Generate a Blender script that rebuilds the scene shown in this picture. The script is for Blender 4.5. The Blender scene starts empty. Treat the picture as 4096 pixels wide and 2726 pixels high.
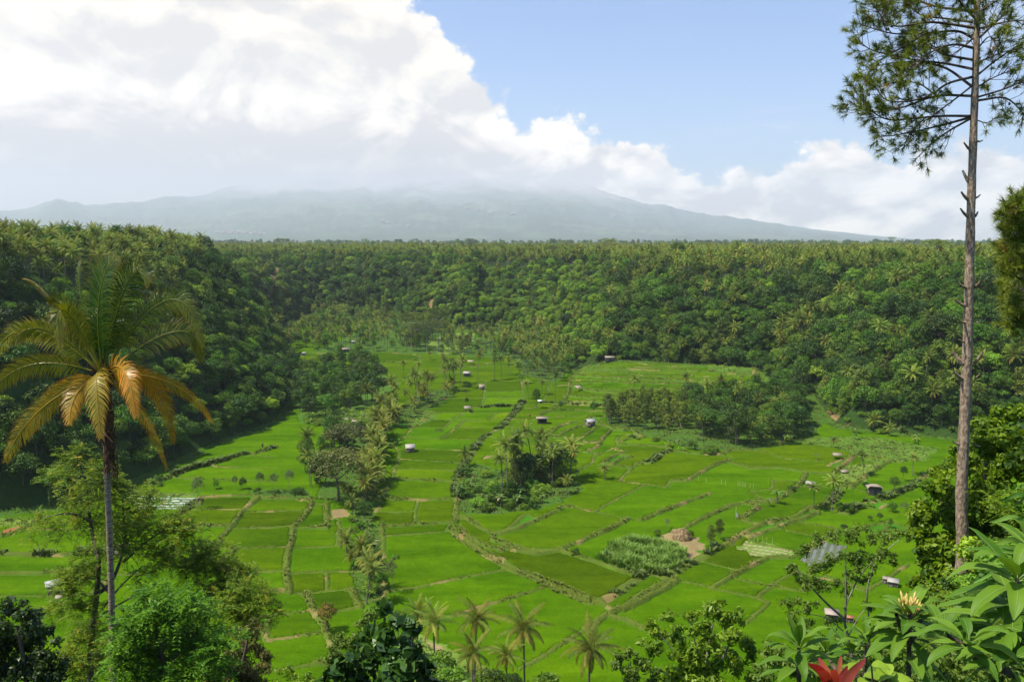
import bpy, math, random
import numpy as np
from mathutils import Vector, Matrix
R = math.radians
scene = bpy.context.scene
# ------------------------------------------------------------------ camera
CAMZ = 75.0
PITCH = R(7.19)
FPX = 28.0 / 36.0 * 4096.0          # focal length in full-size pixels
cam_d = bpy.data.cameras.new('camera'); cam_d.lens = 28; cam_d.sensor_width = 36
cam_d.clip_start = 0.1; cam_d.clip_end = 60000
cam = bpy.data.objects.new('camera', cam_d); scene.collection.objects.link(cam)
cam.location = (0, 0, CAMZ); cam.rotation_euler = (R(90) - PITCH, 0, 0)
scene.camera = cam
# ------------------------------------------------------------------ light
SUN_EL, SUN_AZ = R(60), R(-104)       # azimuth measured from +Y towards +X
sv = Vector((math.sin(SUN_AZ) * math.cos(SUN_EL), math.cos(SUN_AZ) * math.cos(SUN_EL), math.sin(SUN_EL)))
sd = bpy.data.lights.new('sun', 'SUN'); sd.energy = 5.0; sd.angle = R(0.5); sd.color = (1.0, 0.92, 0.76)
sun = bpy.data.objects.new('sun', sd); scene.collection.objects.link(sun)
sun.rotation_euler = sv.to_track_quat('Z', 'Y').to_euler()
vs = scene.view_settings
vs.view_transform = 'Standard'; vs.look = 'None'; vs.exposure = 0.55; vs.gamma = 1; vs.use_curve_mapping = False
scene.render.engine = 'CYCLES'
cy = scene.cycles
cy.max_bounces = 6; cy.diffuse_bounces = 2; cy.glossy_bounces = 2; cy.transmission_bounces = 3
cy.transparent_max_bounces = 12; cy.volume_bounces = 1; cy.use_denoising = True; cy.caustics_reflective = False; cy.caustics_refractive = False
cy.sample_clamp_indirect = 4

def N(nt, t, **k):
    n = nt.nodes.new(t)
    for a, b in k.items():
        if a == 'ins':
            for i, v in b.items(): n.inputs[i].default_value = v
        else: setattr(n, a, b)
    return n
def Mth(nt, op, a, b=None, c=None, clamp=False):
    n = nt.nodes.new('ShaderNodeMath'); n.operation = op; n.use_clamp = clamp
    for i, v in enumerate((a, b, c)):
        if v is None: continue
        if isinstance(v, (int, float)): n.inputs[i].default_value = v
        else: nt.links.new(v, n.inputs[i])
    return n.outputs[0]
def Mix(nt, f, a, b, bt='MIX'):
    n = nt.nodes.new('ShaderNodeMix'); n.data_type = 'RGBA'; n.blend_type = bt
    for i, v in ((0, f), (6, a), (7, b)):
        if isinstance(v, (int, float)): n.inputs[i].default_value = v
        elif isinstance(v, tuple): n.inputs[i].default_value = v if len(v) == 4 else v + (1,)
        else: nt.links.new(v, n.inputs[i])
    return n.outputs[2]
def Smooth(nt, x, lo, hi):
    n = nt.nodes.new('ShaderNodeMapRange'); n.interpolation_type = 'SMOOTHSTEP'
    nt.links.new(x, n.inputs[0]); n.inputs[1].default_value = lo; n.inputs[2].default_value = hi
    return n.outputs[0]

def make_world():
    w = bpy.data.worlds.new('World'); scene.world = w; w.use_nodes = True
    nt = w.node_tree; nt.nodes.clear()
    out = N(nt, 'ShaderNodeOutputWorld')
    sky = N(nt, 'ShaderNodeTexSky', sky_type='NISHITA', sun_disc=False, sun_elevation=SUN_EL, sun_rotation=SUN_AZ,
            altitude=300, air_density=1.0, dust_density=2.0, ozone_density=1.5)
    tc = N(nt, 'ShaderNodeTexCoord'); sp = N(nt, 'ShaderNodeSeparateXYZ'); nt.links.new(tc.outputs['Generated'], sp.inputs[0])
    X, Y, Z = sp.outputs
    # azimuth and elevation of the direction, in radians (0 = straight ahead over the valley)
    az = Mth(nt, 'ARCTAN2', X, Y)
    hyp = Mth(nt, 'SQRT', Mth(nt, 'ADD', Mth(nt, 'MULTIPLY', X, X), Mth(nt, 'MULTIPLY', Y, Y)))
    el = Mth(nt, 'ARCTAN2', Z, hyp)
    cv = N(nt, 'ShaderNodeCombineXYZ')
    nt.links.new(az, cv.inputs[0]); nt.links.new(el, cv.inputs[1]); cv.inputs[2].default_value = 0.37
    def noise(scale, det, rough, off, sx=1.0, sy=1.4, dist=0.0):
        m = N(nt, 'ShaderNodeMapping'); nt.links.new(cv.outputs[0], m.inputs[0]); m.inputs['Location'].default_value = off; m.inputs['Scale'].default_value = (sx, sy, 1)
        n = N(nt, 'ShaderNodeTexNoise', ins={'Scale': scale, 'Detail': det, 'Roughness': rough, 'Distortion': dist}); nt.links.new(m.outputs[0], n.inputs['Vector'])
        return n.outputs[0]
    # height of the upper edge of the cloud bank against azimuth
    fc = N(nt, 'ShaderNodeFloatCurve'); c = fc.mapping.curves[0]
    pts = CLOUD_EDGE
    while len(c.points) < len(pts): c.points.new(0.5, 0.5)
    for p, (a, e) in zip(c.points, pts): p.location = ((a + 0.8) / 1.6, min(e / 0.6, 1.0)); p.handle_type = 'VECTOR'
    fc.mapping.update()
    nt.links.new(Mth(nt, 'DIVIDE', Mth(nt, 'ADD', az, 0.8), 1.6, clamp=True), fc.inputs[1])
    edge = Mth(nt, 'MULTIPLY', fc.outputs[0], 0.6)
    n1 = noise(9, 9, 0.56, (0.3, 0.2, 0)); n2 = noise(30, 6, 0.6, (4, 1, 0), 1, 1.2)
    vo = N(nt, 'ShaderNodeTexVoronoi', feature='SMOOTH_F1', ins={'Scale': 26.0, 'Smoothness': 0.6, 'Detail': 3.0, 'Roughness': 0.6})
    m = N(nt, 'ShaderNodeMapping', ins={'Scale': (1, 1.25, 1)}); nt.links.new(cv.outputs[0], m.inputs[0]); nt.links.new(m.outputs[0], vo.inputs['Vector'])
    puff = Mth(nt, 'SUBTRACT', 0.5, vo.outputs['Distance'])
    disp = Mth(nt, 'ADD', Mth(nt, 'MULTIPLY', Mth(nt, 'SUBTRACT', n1, 0.5), 0.11),
               Mth(nt, 'ADD', Mth(nt, 'MULTIPLY', Mth(nt, 'SUBTRACT', n2, 0.5), 0.03), Mth(nt, 'MULTIPLY', puff, 0.035)))
    s = Mth(nt, 'ADD', Mth(nt, 'SUBTRACT', edge, el), disp)       # > 0 inside the cloud bank
    mask = Mth(nt, 'MULTIPLY', Smooth(nt, s, -0.004, 0.014), Smooth(nt, Mth(nt, 'ABSOLUTE', az), 1.0, 0.78))
    wisp = Mth(nt, 'MULTIPLY', Smooth(nt, noise(5, 8, 0.6, (7, 3, 0), 0.8, 2.4, 0.4), 0.50, 0.78),
               Mth(nt, 'MULTIPLY', Smooth(nt, az, 0.10, 0.30), 0.45))
    # cloud body: sunlit cream lobes over grey-blue shaded hollows
    a = noise(6.5, 8, 0.55, (1.7, 5.2, 0), 1, 1.7, 0.3); a2 = noise(6.5, 8, 0.55, (1.7 + 0.012, 5.2 - 0.03, 0), 1, 1.7, 0.3)
    emb = Mth(nt, 'MULTIPLY', Mth(nt, 'SUBTRACT', a, a2), 6.0)
    big = noise(3.0, 4, 0.5, (9.3, 2.1, 0), 0.8, 1.5)
    lit = Mth(nt, 'ADD', Mth(nt, 'ADD', Mth(nt, 'MULTIPLY_ADD', big, 1.9, -0.95), Mth(nt, 'MULTIPLY_ADD', a, 1.7, -0.30)),
              Mth(nt, 'ADD', emb, Mth(nt, 'MULTIPLY', puff, 0.35)))
    rim = Smooth(nt, s, 0.09, 0.0)
    lit = Mth(nt, 'ADD', lit, Mth(nt, 'MULTIPLY', rim, 0.6))
    low = Mth(nt, 'MULTIPLY', Smooth(nt, el, 0.17, 0.06), Smooth(nt, az, 0.10, -0.15))      # flat grey base over the volcano
    lit = Mth(nt, 'SUBTRACT', lit, Mth(nt, 'MULTIPLY', low, 0.6), clamp=True)
    near_h = Smooth(nt, el, 0.20, 0.03); ccol = Mix(nt, lit, Mix(nt, near_h, CLOUD_DARK, CLOUD_DARK_L), Mix(nt, near_h, CLOUD_LIT, CLOUD_LIT_L)); ccol = Mix(nt, Mth(nt, 'MULTIPLY', low, 0.9), ccol, CLOUD_BASE)
    skyc = Mix(nt, 1.0, sky.outputs[0], (SKY_MUL[0], SKY_MUL[1], SKY_MUL[2], 1), 'MULTIPLY')
    skyc = Mix(nt, wisp, skyc, CLOUD_MID)
    col = Mix(nt, mask, skyc, ccol)
    bg = N(nt, 'ShaderNodeBackground', ins={'Strength': 0.1}); nt.links.new(col, bg.inputs[0]); nt.links.new(bg.outputs[0], out.inputs[0])
    w.cycles.sampling_method = 'MANUAL'; w.cycles.sample_map_resolution = 512
def vpx(x, y):   # photo pixel (width 2356) -> azimuth, elevation
    f = FPX / 4096 * 2356; dx = (x - 1178) / f; up = (784 - y) / f
    Yw = math.cos(PITCH) + up * math.sin(PITCH); Zw = -math.sin(PITCH) + up * math.cos(PITCH)
    return math.atan2(dx, Yw), math.atan2(Zw, math.hypot(dx, Yw))
CLOUD_EDGE = [(-0.8, 0.6)] + [vpx(*p) for p in ((940, -60), (1010, 10), (1090, 130), (1200, 215), (1320, 215), (1400, 262), (1520, 268), (1575, 335), (1660, 385), (1740, 370),
             (1850, 315), (1960, 285), (2080, 300), (2230, 300), (2356, 310))] + [(0.8, 0.12)]
CLOUD_LIT = (8.8, 7.95, 6.7); CLOUD_DARK = (6.2, 5.7, 5.3); CLOUD_LIT_L = (18.5, 15.5, 12.0); CLOUD_DARK_L = (7.0, 5.7, 4.8); CLOUD_MID = (7.0, 7.1, 7.5); CLOUD_BASE = (4.4, 3.5, 2.9)
SKY_MUL = (0.86, 1.08, 1.40)
make_world()
# ------------------------------------------------------------------ projection helpers (full-size photo pixels, 4096 wide)
def ray(px, py):
    dx = (px - 2048) / FPX; up = (1363 - py) / FPX
    return dx, math.cos(PITCH) + up * math.sin(PITCH), -math.sin(PITCH) + up * math.cos(PITCH)
def P0(px, py, z=0.0):
    a, b, c = ray(px, py); t = (z - CAMZ) / c
    return a * t, b * t
def A(vx, vy, D):        # view pixel (2356 wide) at forward distance D -> world point
    a, b, c = ray(vx * 1.73854, vy * 1.73854); t = D / b
    return Vector((a * t, D, CAMZ + c * t))
def proj(x, y, z):       # world -> full-size pixel
    z = z - CAMZ; cp, sp_ = math.cos(PITCH), math.sin(PITCH)
    f = y * cp - z * sp_; u = y * sp_ + z * cp
    return 2048 + x / f * FPX, 1363 - u / f * FPX
REG = {'5': (0, 1600), '6': (1000, 1600), '7': (2000, 1600), '8': (3000, 1600), '2': (1000, 900), '3': (2000, 900), '4': (3000, 900),
       'a': (0, 1926), 'b': (1000, 1926), 'c': (2000, 1926), 'd': (3000, 1926), '1': (0, 800)}
def Z(reg, pts):         # coordinates read off an enlarged region of the photo -> full-size pixels
    ox, oy = REG[reg]; return [(ox + x / 1.96, oy + y / 1.96) for x, y in pts]
# ------------------------------------------------------------------ noise
def _h(i, j, s):
    v = np.sin(i * 127.1 + j * 311.7 + s * 74.7) * 43758.5453
    return v - np.floor(v)
def vn(x, y, s=0):
    x = np.asarray(x, float); y = np.asarray(y, float)
    i = np.floor(x); j = np.floor(y); fx = x - i; fy = y - j
    fx = fx * fx * (3 - 2 * fx); fy = fy * fy * (3 - 2 * fy)
    return (_h(i, j, s) * (1 - fx) + _h(i + 1, j, s) * fx) * (1 - fy) + (_h(i, j + 1, s) * (1 - fx) + _h(i + 1, j + 1, s) * fx) * fy
def fbm(x, y, s=0, o=4):
    r = 0; a = 0.5
    for k in range(o): r = r + a * vn(x * 2 ** k, y * 2 ** k, s + k * 13); a *= 0.5
    return r / (1 - 0.5 ** o)
def sst(x, lo, hi):
    t = np.clip((x - lo) / (hi - lo), 0, 1); return t * t * (3 - 2 * t)
def seg_d(px, py, a, b):
    ax, ay = a; bx, by = b; dx, dy = bx - ax, by - ay; L = dx * dx + dy * dy + 1e-9
    t = np.clip(((px - ax) * dx + (py - ay) * dy) / L, 0, 1)
    return np.hypot(px - ax - t * dx, py - ay - t * dy)
def inside(px, py, poly):
    r = np.zeros(np.shape(px), bool); n = len(poly)
    for k in range(n):
        x1, y1 = poly[k]; x2, y2 = poly[(k + 1) % n]
        c = ((y1 > py) != (y2 > py)) & (px < (x2 - x1) * (py - y1) / ((y2 - y1) + 1e-12) + x1)
        r ^= c
    return r
# ------------------------------------------------------------------ land form
FLOOR_PX = [(-700, 2140), (0, 2060), (280, 2020), (520, 1935), (650, 1870), (900, 1760), (1100, 1690), (1165, 1600), (1165, 1500), (1140, 1420), (1080, 1330),
            (1250, 1265), (1550, 1275), (1800, 1320), (2000, 1330), (2120, 1380), (2300, 1415), (2450, 1425), (2750, 1435), (3020, 1445), (3160, 1500),
            (3250, 1600), (3340, 1700), (3480, 1725), (3700, 1745), (4096, 1790), (4700, 1860)]
FLOOR = [P0(*p, 11.5 if 2300 <= p[0] <= 3160 and p[1] < 1550 else 0.0) for p in FLOOR_PX] + [(230, 104), (-230, 104)]
def raw_height(x, y):
    d = np.full(np.shape(x), 1e9)
    for k in range(len(FLOOR)): d = np.minimum(d, seg_d(x, y, FLOOR[k], FLOOR[(k + 1) % len(FLOOR)]))
    ins = inside(x, y, FLOOR); d = np.where(ins, -d, d)
    left = (x < -40) & (y < 420 + 0 * x)
    W = np.where(x < -30, 60.0, 105.0); W = np.where((x < -60) & (y < 460), 52.0, W)
    Hp = np.where((x < -60) & (y < 520), 65.0, 50.0) + 4.0 * sst(x, 120, 260) * sst(-y, -650, -450)
    Hp = np.where((x < -60) & (y < 520), Hp - 36 * sst(x, -185, -98), Hp)
    Hp = Hp + 5 * (fbm(x / 160, y / 160, 5) - 0.5)
    gul = (fbm(x / 42, y / 42, 9) - 0.42) * 46
    dd = d + gul * sst(d, 2, 35) * np.where((x < -60) & (y < 460), 0.45, 1.0)
    t = np.clip(dd / W, 0, 1)
    z = Hp * (1 - (1 - t) ** 1.7)
    z = np.where(d <= 0, 0.0, z)
    # terraced rise on the far side of the valley
    tr = sst(y, 318, 480) * sst(x - (y - 320) * 0.02, 20, 60) * 12.0
    z = np.where(d <= 0, tr, np.maximum(z, tr * sst(-d, -20, 0)))
    # the hillside under the viewpoint
    near = 73.3 * np.clip(1 - y / 104.0, 0, 1) + (8.5 * sst(x, 7, 12) * sst(-x, -27, -15) * sst(-y, -30, -17) * sst(y, 8, 16))
    near = np.where(y < 1.5, 73.3, near)
    near = near + (fbm(x / 6, y / 6, 3) - 0.5) * 1.6 * sst(y, 4, 14)
    z = np.where(y < 104, np.maximum(near, 0), z)
    side = sst(np.abs(x), 150, 260) * sst(-y, -140, -90)
    return z, np.where(y < 104, 50.0, d)
RX0, RX1, RY0, RY1, RS = -1100.0, 1100.0, -60.0, 1600.0, 2.5
_gx = np.arange(RX0, RX1 + 1, RS); _gy = np.arange(RY0, RY1 + 1, RS)
_GX, _GY = np.meshgrid(_gx, _gy)
HR, DR = raw_height(_GX, _GY)
def H(x, y, which=None):
    g = HR if which is None else which
    fx = np.clip((np.asarray(x, float) - RX0) / RS, 0, len(_gx) - 1.001); fy = np.clip((np.asarray(y, float) - RY0) / RS, 0, len(_gy) - 1.001)
    i = fx.astype(int); j = fy.astype(int); fx = fx - i; fy = fy - j
    v = (g[j, i] * (1 - fx) + g[j, i + 1] * fx) * (1 - fy) + (g[j + 1, i] * (1 - fx) + g[j + 1, i + 1] * fx) * fy
    return v
def Dd(x, y): return H(x, y, DR)
def G(px, py, dmin=100.0, dmax=2600.0):      # where the sight line of a full-size pixel meets the land
    a, b, c = ray(px, py)
    t = np.geomspace(dmin, dmax, 2200) / b
    x = a * t; y = b * t; z = CAMZ + c * t; h = H(x, y)
    k = np.nonzero(z <= h)[0]
    if len(k) == 0: return None
    k = k[0]; 
    if k > 0:
        e0 = z[k - 1] - h[k - 1]; e1 = h[k] - z[k]; f = e0 / (e0 + e1 + 1e-9); tt = t[k - 1] + (t[k] - t[k - 1]) * f
    else: tt = t[0]
    return a * tt, b * tt, float(H(a * tt, b * tt))
def GV(vx, vy, dmin=100.0): return G(vx * 1.73854, vy * 1.73854, dmin)
# ------------------------------------------------------------------ mesh helpers
coll = scene.collection
def link(o, parent=None, c=None):
    (c or coll).objects.link(o)
    if parent is not None: o.parent = parent
    return o
class MB:
    def __init__(s): s.v = []; s.f = []; s.n = 0; s.lv = []; s.mi = []; s.sz = []; s.ag = []
    def add(s, v, f, lv=0.5, mi=0, ag=0.0):
        v = np.asarray(v, np.float32).reshape(-1, 3); f = np.asarray(f, np.int64)
        if f.ndim == 1: f = f[None]
        s.v.append(v); s.f.append((f + s.n).ravel()); s.sz.append(np.full(len(f), f.shape[1])); s.mi.append(np.full(len(f), mi))
        s.lv.append(np.broadcast_to(np.asarray(lv, np.float32), (len(v),))); s.ag.append(np.broadcast_to(np.asarray(ag, np.float32), (len(v),)))
        s.n += len(v); return s
    def mesh(s, name, mats, smooth=False):
        me = bpy.data.meshes.new(name)
        v = np.concatenate(s.v); f = np.concatenate(s.f); sz = np.concatenate(s.sz)
        me.vertices.add(len(v)); me.vertices.foreach_set('co', v.ravel())
        me.loops.add(len(f)); me.loops.foreach_set('vertex_index', f.astype(np.int32))
        st = np.concatenate([[0], np.cumsum(sz)[:-1]]).astype(np.int32)
        me.polygons.add(len(sz)); me.polygons.foreach_set('loop_start', st); me.polygons.foreach_set('loop_total', sz.astype(np.int32))
        for m in (mats if isinstance(mats, (list, tuple)) else [mats]): me.materials.append(m)
        me.polygons.foreach_set('material_index', np.concatenate(s.mi).astype(np.int32))
        a = me.attributes.new('lv', 'FLOAT', 'POINT'); a.data.foreach_set('value', np.concatenate(s.lv).astype(np.float32))
        a = me.attributes.new('ag', 'FLOAT', 'POINT'); a.data.foreach_set('value', np.concatenate(s.ag).astype(np.float32))
        if smooth: me.polygons.foreach_set('use_smooth', np.ones(len(sz), bool))
        me.update(calc_edges=True); return me
    def obj(s, name, mats, parent=None, smooth=False, c=None):
        return link(bpy.data.objects.new(name, s.mesh(name, mats, smooth)), parent, c)
def tag(o, label=None, cat=None, group=None, kind=None):
    if label: o['label'] = label
    if cat: o['category'] = cat
    if group: o['group'] = group
    if kind: o['kind'] = kind
    return o
def empty(name, loc, rz=0.0, sc=1.0):
    o = bpy.data.objects.new(name, None); o.location = loc; o.rotation_euler = (0, 0, rz); o.scale = (sc, sc, sc); o.empty_display_size = 0.2
    return link(o)
def tube(pts, rad, sides=6, cap=True):
    pts = np.asarray(pts, float); n = len(pts); rad = np.broadcast_to(np.asarray(rad, float), (n,))
    T = np.gradient(pts, axis=0); T /= np.linalg.norm(T, axis=1)[:, None] + 1e-12
    ref = np.array([0, 0, 1.0]) if abs(T[0][2]) < 0.9 else np.array([1.0, 0, 0])
    U = np.cross(T, ref); U /= np.linalg.norm(U, axis=1)[:, None] + 1e-12; V = np.cross(T, U)
    a = np.linspace(0, 2 * math.pi, sides, endpoint=False)
    v = pts[:, None] + rad[:, None, None] * (np.cos(a)[None, :, None] * U[:, None] + np.sin(a)[None, :, None] * V[:, None])
    f = []
    for i in range(n - 1):
        for k in range(sides): f.append((i * sides + k, i * sides + (k + 1) % sides, (i + 1) * sides + (k + 1) % sides, (i + 1) * sides + k))
    return v.reshape(-1, 3), np.array(f)
def box(x0, x1, y0, y1, z0, z1):
    v = [(x, y, z) for x in (x0, x1) for y in (y0, y1) for z in (z0, z1)]
    return np.array(v, float), np.array([(0, 1, 3, 2), (4, 6, 7, 5), (0, 4, 5, 1), (2, 3, 7, 6), (0, 2, 6, 4), (1, 5, 7, 3)])
def unit(v): return v / (np.linalg.norm(v, axis=-1, keepdims=True) + 1e-9)
def bez(p, n):   # smooth curve through the points
    p = [np.asarray(q, float) for q in p]; out = []
    if len(p) == 2: return np.array([p[0] + (p[1] - p[0]) * t for t in np.linspace(0, 1, n)])
    ext = [2 * p[0] - p[1]] + p + [2 * p[-1] - p[-2]]; m = len(p) - 1
    for t in np.linspace(0, m, n):
        i = min(int(t), m - 1); u = t - i; a, b, c, d = ext[i:i + 4]
        out.append(0.5 * ((2 * b) + (c - a) * u + (2 * a - 5 * b + 4 * c - d) * u * u + (3 * b - a - 3 * c + d) * u ** 3))
    return np.array(out)
# ------------------------------------------------------------------ materials
def mat(name):
    m = bpy.data.materials.new(name); m.use_nodes = True; nt = m.node_tree; nt.nodes.clear()
    return m, nt, N(nt, 'ShaderNodeOutputMaterial')
def attr(nt, name): return N(nt, 'ShaderNodeAttribute', attribute_name=name)
def leaf_mat(name, c0, c1, old=None, trans=0.25, rough=0.55, spec=0.3, jit=0.25, wscale=None):
    """leaf colour runs c0..c1 with the per-leaf value lv, towards `old` with age ag; each plant varies a little"""
    m, nt, out = mat(name); L = nt.links.new
    lv = attr(nt, 'lv').outputs['Fac']
    oi = N(nt, 'ShaderNodeObjectInfo')
    f = Mth(nt, 'ADD', lv, Mth(nt, 'MULTIPLY', Mth(nt, 'SUBTRACT', oi.outputs['Random'], 0.5), jit * 1.6), clamp=True)
    col = Mix(nt, f, c0, c1)
    if old: col = Mix(nt, attr(nt, 'ag').outputs['Fac'], col, old)
    hs = N(nt, 'ShaderNodeHueSaturation'); L(col, hs.inputs['Color'])
    r2 = Mth(nt, 'FRACT', Mth(nt, 'MULTIPLY', oi.outputs['Random'], 37.7))
    L(Mth(nt, 'ADD', 0.5, Mth(nt, 'MULTIPLY', Mth(nt, 'SUBTRACT', r2, 0.5), 0.035 * jit / 0.25)), hs.inputs['Hue'])
    L(Mth(nt, 'ADD', 1.0, Mth(nt, 'MULTIPLY', Mth(nt, 'SUBTRACT', oi.outputs['Random'], 0.5), jit * 2.2)), hs.inputs['Value'])
    p = N(nt, 'ShaderNodeBsdfPrincipled', ins={'Roughness': rough, 'Specular IOR Level': spec}); L(hs.outputs[0], p.inputs['Base Color'])
    t = N(nt, 'ShaderNodeBsdfTranslucent'); L(Mix(nt, 1.0, hs.outputs[0], (1.25, 1.2, 0.5, 1), 'MULTIPLY'), t.inputs[0])
    ms = N(nt, 'ShaderNodeMixShader', ins={0: trans}); L(p.outputs[0], ms.inputs[1]); L(t.outputs[0], ms.inputs[2]); L(ms.outputs[0], out.inputs[0])
    return m
def plain(name, c, c2=None, scale=3.0, rough=0.8, bump=0.3, stretch=(1, 1, 1), spec=0.3, metal=0.0, det=5):
    m, nt, out = mat(name); L = nt.links.new
    tc = N(nt, 'ShaderNodeTexCoord'); mp = N(nt, 'ShaderNodeMapping', ins={'Scale': stretch}); L(tc.outputs['Object'], mp.inputs[0])
    n = N(nt, 'ShaderNodeTexNoise', ins={'Scale': scale, 'Detail': det, 'Roughness': 0.65}); L(mp.outputs[0], n.inputs['Vector'])
    f = Smooth(nt, n.outputs[0], 0.36, 0.64)
    p = N(nt, 'ShaderNodeBsdfPrincipled', ins={'Roughness': rough, 'Specular IOR Level': spec, 'Metallic': metal})
    L(Mix(nt, f, c, c2 or tuple(k * 0.6 for k in c)), p.inputs['Base Color'])
    b = N(nt, 'ShaderNodeBump', ins={'Strength': bump, 'Distance': 0.05}); L(n.outputs[0], b.inputs['Height']); L(b.outputs[0], p.inputs['Normal'])
    L(p.outputs[0], out.inputs[0]); return m
def ground_mat(name, base_attr='tone', grain=1.0, grain2=0.12, amp=0.5, rough=0.9, bump=0.4, dist=0.3, sheen=False):
    m, nt, out = mat(name); L = nt.links.new
    c = attr(nt, base_attr).outputs['Color']; geo = N(nt, 'ShaderNodeNewGeometry')
    n1 = N(nt, 'ShaderNodeTexNoise', ins={'Scale': grain, 'Detail': 6, 'Roughness': 0.7}); L(geo.outputs['Position'], n1.inputs['Vector'])
    n2 = N(nt, 'ShaderNodeTexNoise', ins={'Scale': grain2, 'Detail': 4, 'Roughness': 0.6}); L(geo.outputs['Position'], n2.inputs['Vector'])
    v = Mth(nt, 'ADD', Mth(nt, 'MULTIPLY', Mth(nt, 'SUBTRACT', n1.outputs[0], 0.5), amp * 2), Mth(nt, 'MULTIPLY', Mth(nt, 'SUBTRACT', n2.outputs[0], 0.5), amp * 1.2))
    hs = N(nt, 'ShaderNodeHueSaturation'); L(c, hs.inputs['Color']); L(Mth(nt, 'ADD', 1.0, v), hs.inputs['Value'])
    L(Mth(nt, 'ADD', 0.5, Mth(nt, 'MULTIPLY', Mth(nt, 'SUBTRACT', n2.outputs[0], 0.5), 0.05)), hs.inputs['Hue'])
    p = N(nt, 'ShaderNodeBsdfPrincipled', ins={'Roughness': rough, 'Specular IOR Level': 0.04}); L(hs.outputs[0], p.inputs['Base Color'])
    b = N(nt, 'ShaderNodeBump', ins={'Strength': bump, 'Distance': dist}); L(n1.outputs[0], b.inputs['Height']); L(b.outputs[0], p.inputs['Normal'])
    L(p.outputs[0], out.inputs[0]); return m
def set_tone(me, col):
    a = me.color_attributes.new('tone', 'FLOAT_COLOR', 'POINT')
    c = np.ones((len(me.vertices), 4), np.float32); c[:, :3] = col; a.data.foreach_set('color', c.ravel())
def grid_mesh(name, X, Y, Zz, mats, keep=None, tone=None, smooth=True):
    ny, nx = X.shape; idx = np.arange(nx * ny).reshape(ny, nx)
    q = np.stack([idx[:-1, :-1], idx[:-1, 1:], idx[1:, 1:], idx[1:, :-1]], -1).reshape(-1, 4)
    if keep is not None: q = q[keep.ravel()]
    used = np.zeros(nx * ny, bool); used[q.ravel()] = True; mp = np.cumsum(used) - 1
    v = np.stack([X.ravel(), Y.ravel(), Zz.ravel()], -1)[used]; q = mp[q]
    b = MB(); b.add(v, q); me = b.mesh(name, mats, smooth)
    if tone is not None: set_tone(me, tone.reshape(-1, 3)[used])
    return me
# ------------------------------------------------------------------ traced field banks, patches
LINES = []   # (kind, full-px polyline)
def LN(reg, kind, txt):
    for s in txt.strip().split('|'):
        n = [float(q) for q in s.replace(',', ' ').split()]
        LINES.append((kind, Z(reg, list(zip(n[0::2], n[1::2])))))
# b thin bank, B wide bank, H overgrown bank / hedge, C channel with banks
LN('6', 'b', '0,880 200,872 370,868|0,1003 180,1000 320,990|0,1165 150,1160 290,1160|0,1345 270,1340|480,820 600,820|690,930 700,990 720,1015 800,1030|390,1165 560,1160 700,1150|330,1360 600,1350 770,1350|605,1350 605,1500|320,1515 480,1520 600,1500 800,1490|1060,750 1110,630 1165,460 1160,400 1130,350 1220,290 1280,220 1440,90|1120,545 1400,548 1660,560|1170,465 1400,480 1670,495|1150,385 1300,385 1660,398|1100,310 1200,300 1480,305 1800,315|1110,215 1280,215 1540,218 1960,218|1360,155 1600,160 1870,160 2050,150|1450,100 1720,100 2100,105|1520,215 1600,150 1670,100|1505,300 1620,215 1690,155|1870,160 1930,105|1990,1040 2150,900|990,880 1150,885 1290,875|1325,800 1300,860 1295,985|1040,1070 1200,1060 1560,1035|1560,975 1570,1035|1050,1080 1045,1300 1050,1560|1290,1480 1500,1430 1750,1380 2030,1325')
LN('6', 'B', '0,820 60,770 240,775 420,790 480,770|480,800 470,850 400,950 340,1000 330,1100 300,1200 290,1300 290,1400 310,1500|600,820 605,1000|400,1015 600,1010|700,1030 700,1150|120,1510 200,1500 310,1505|990,635 1110,630 1350,635 1610,650|1030,1000 1160,995 1300,985 1480,975 1610,965|1610,965 1620,800|980,785 1200,785 1400,790 1620,780')
LN('6', 'H', '1620,780 1615,650 1650,560 1700,480 1780,360 1850,280 1950,230 2010,170 2100,70 2130,20|1730,65 1820,60 2110,50')
LN('6', 'C', '1590,1010 1650,1080 1800,1180 1920,1250 2030,1310 2156,1370')
LN('6', 'B', '1700,930 1780,990 1900,1060 1910,1110 2000,1130 2060,1170 2156,1180|1920,1055 2020,1030 2156,985|1650,1010 1720,1080 1850,1150 1960,1190')
LN('b', 'b', '60,1065 300,1040 480,1015|120,1255 400,1215 580,1190|340,1465 500,1435 640,1410|0,1520 120,1500|500,1010 620,1025 860,990|1840,975 2000,925 2156,875|1580,1060 1720,1010 1840,975')
LN('b', 'B', '430,885 480,960 500,1020 570,1120 600,1190 660,1330 700,1420|800,850 830,930 860,990')
LN('7', 'B', '0,1055 150,1010 350,920 460,865 545,840|1100,950 1300,870 1450,810 1640,740|0,1115 60,1130 150,1170 300,1190 460,1180 600,1130 760,1060 900,1000 1000,940|0,1165 200,1200 300,1215 460,1188 600,1230 760,1280 900,1330 1070,1385')
LN('7', 'b', '545,840 650,860 740,880 900,915 1000,935 1100,950|740,880 900,790 1020,730 1140,665|0,1340 80,1325|935,640 1000,570 1080,500|1300,690 1340,640|960,645 1140,665 1300,690|590,580 640,540 720,490 740,450 830,405 890,385 925,360 915,310 960,280 1060,270|1780,490 1810,460|430,100 600,90 800,90|240,160 500,130 800,135|90,210 110,260 180,300 200,340')
LN('7', 'H', '1080,500 1180,490 1260,430 1340,400')
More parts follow.
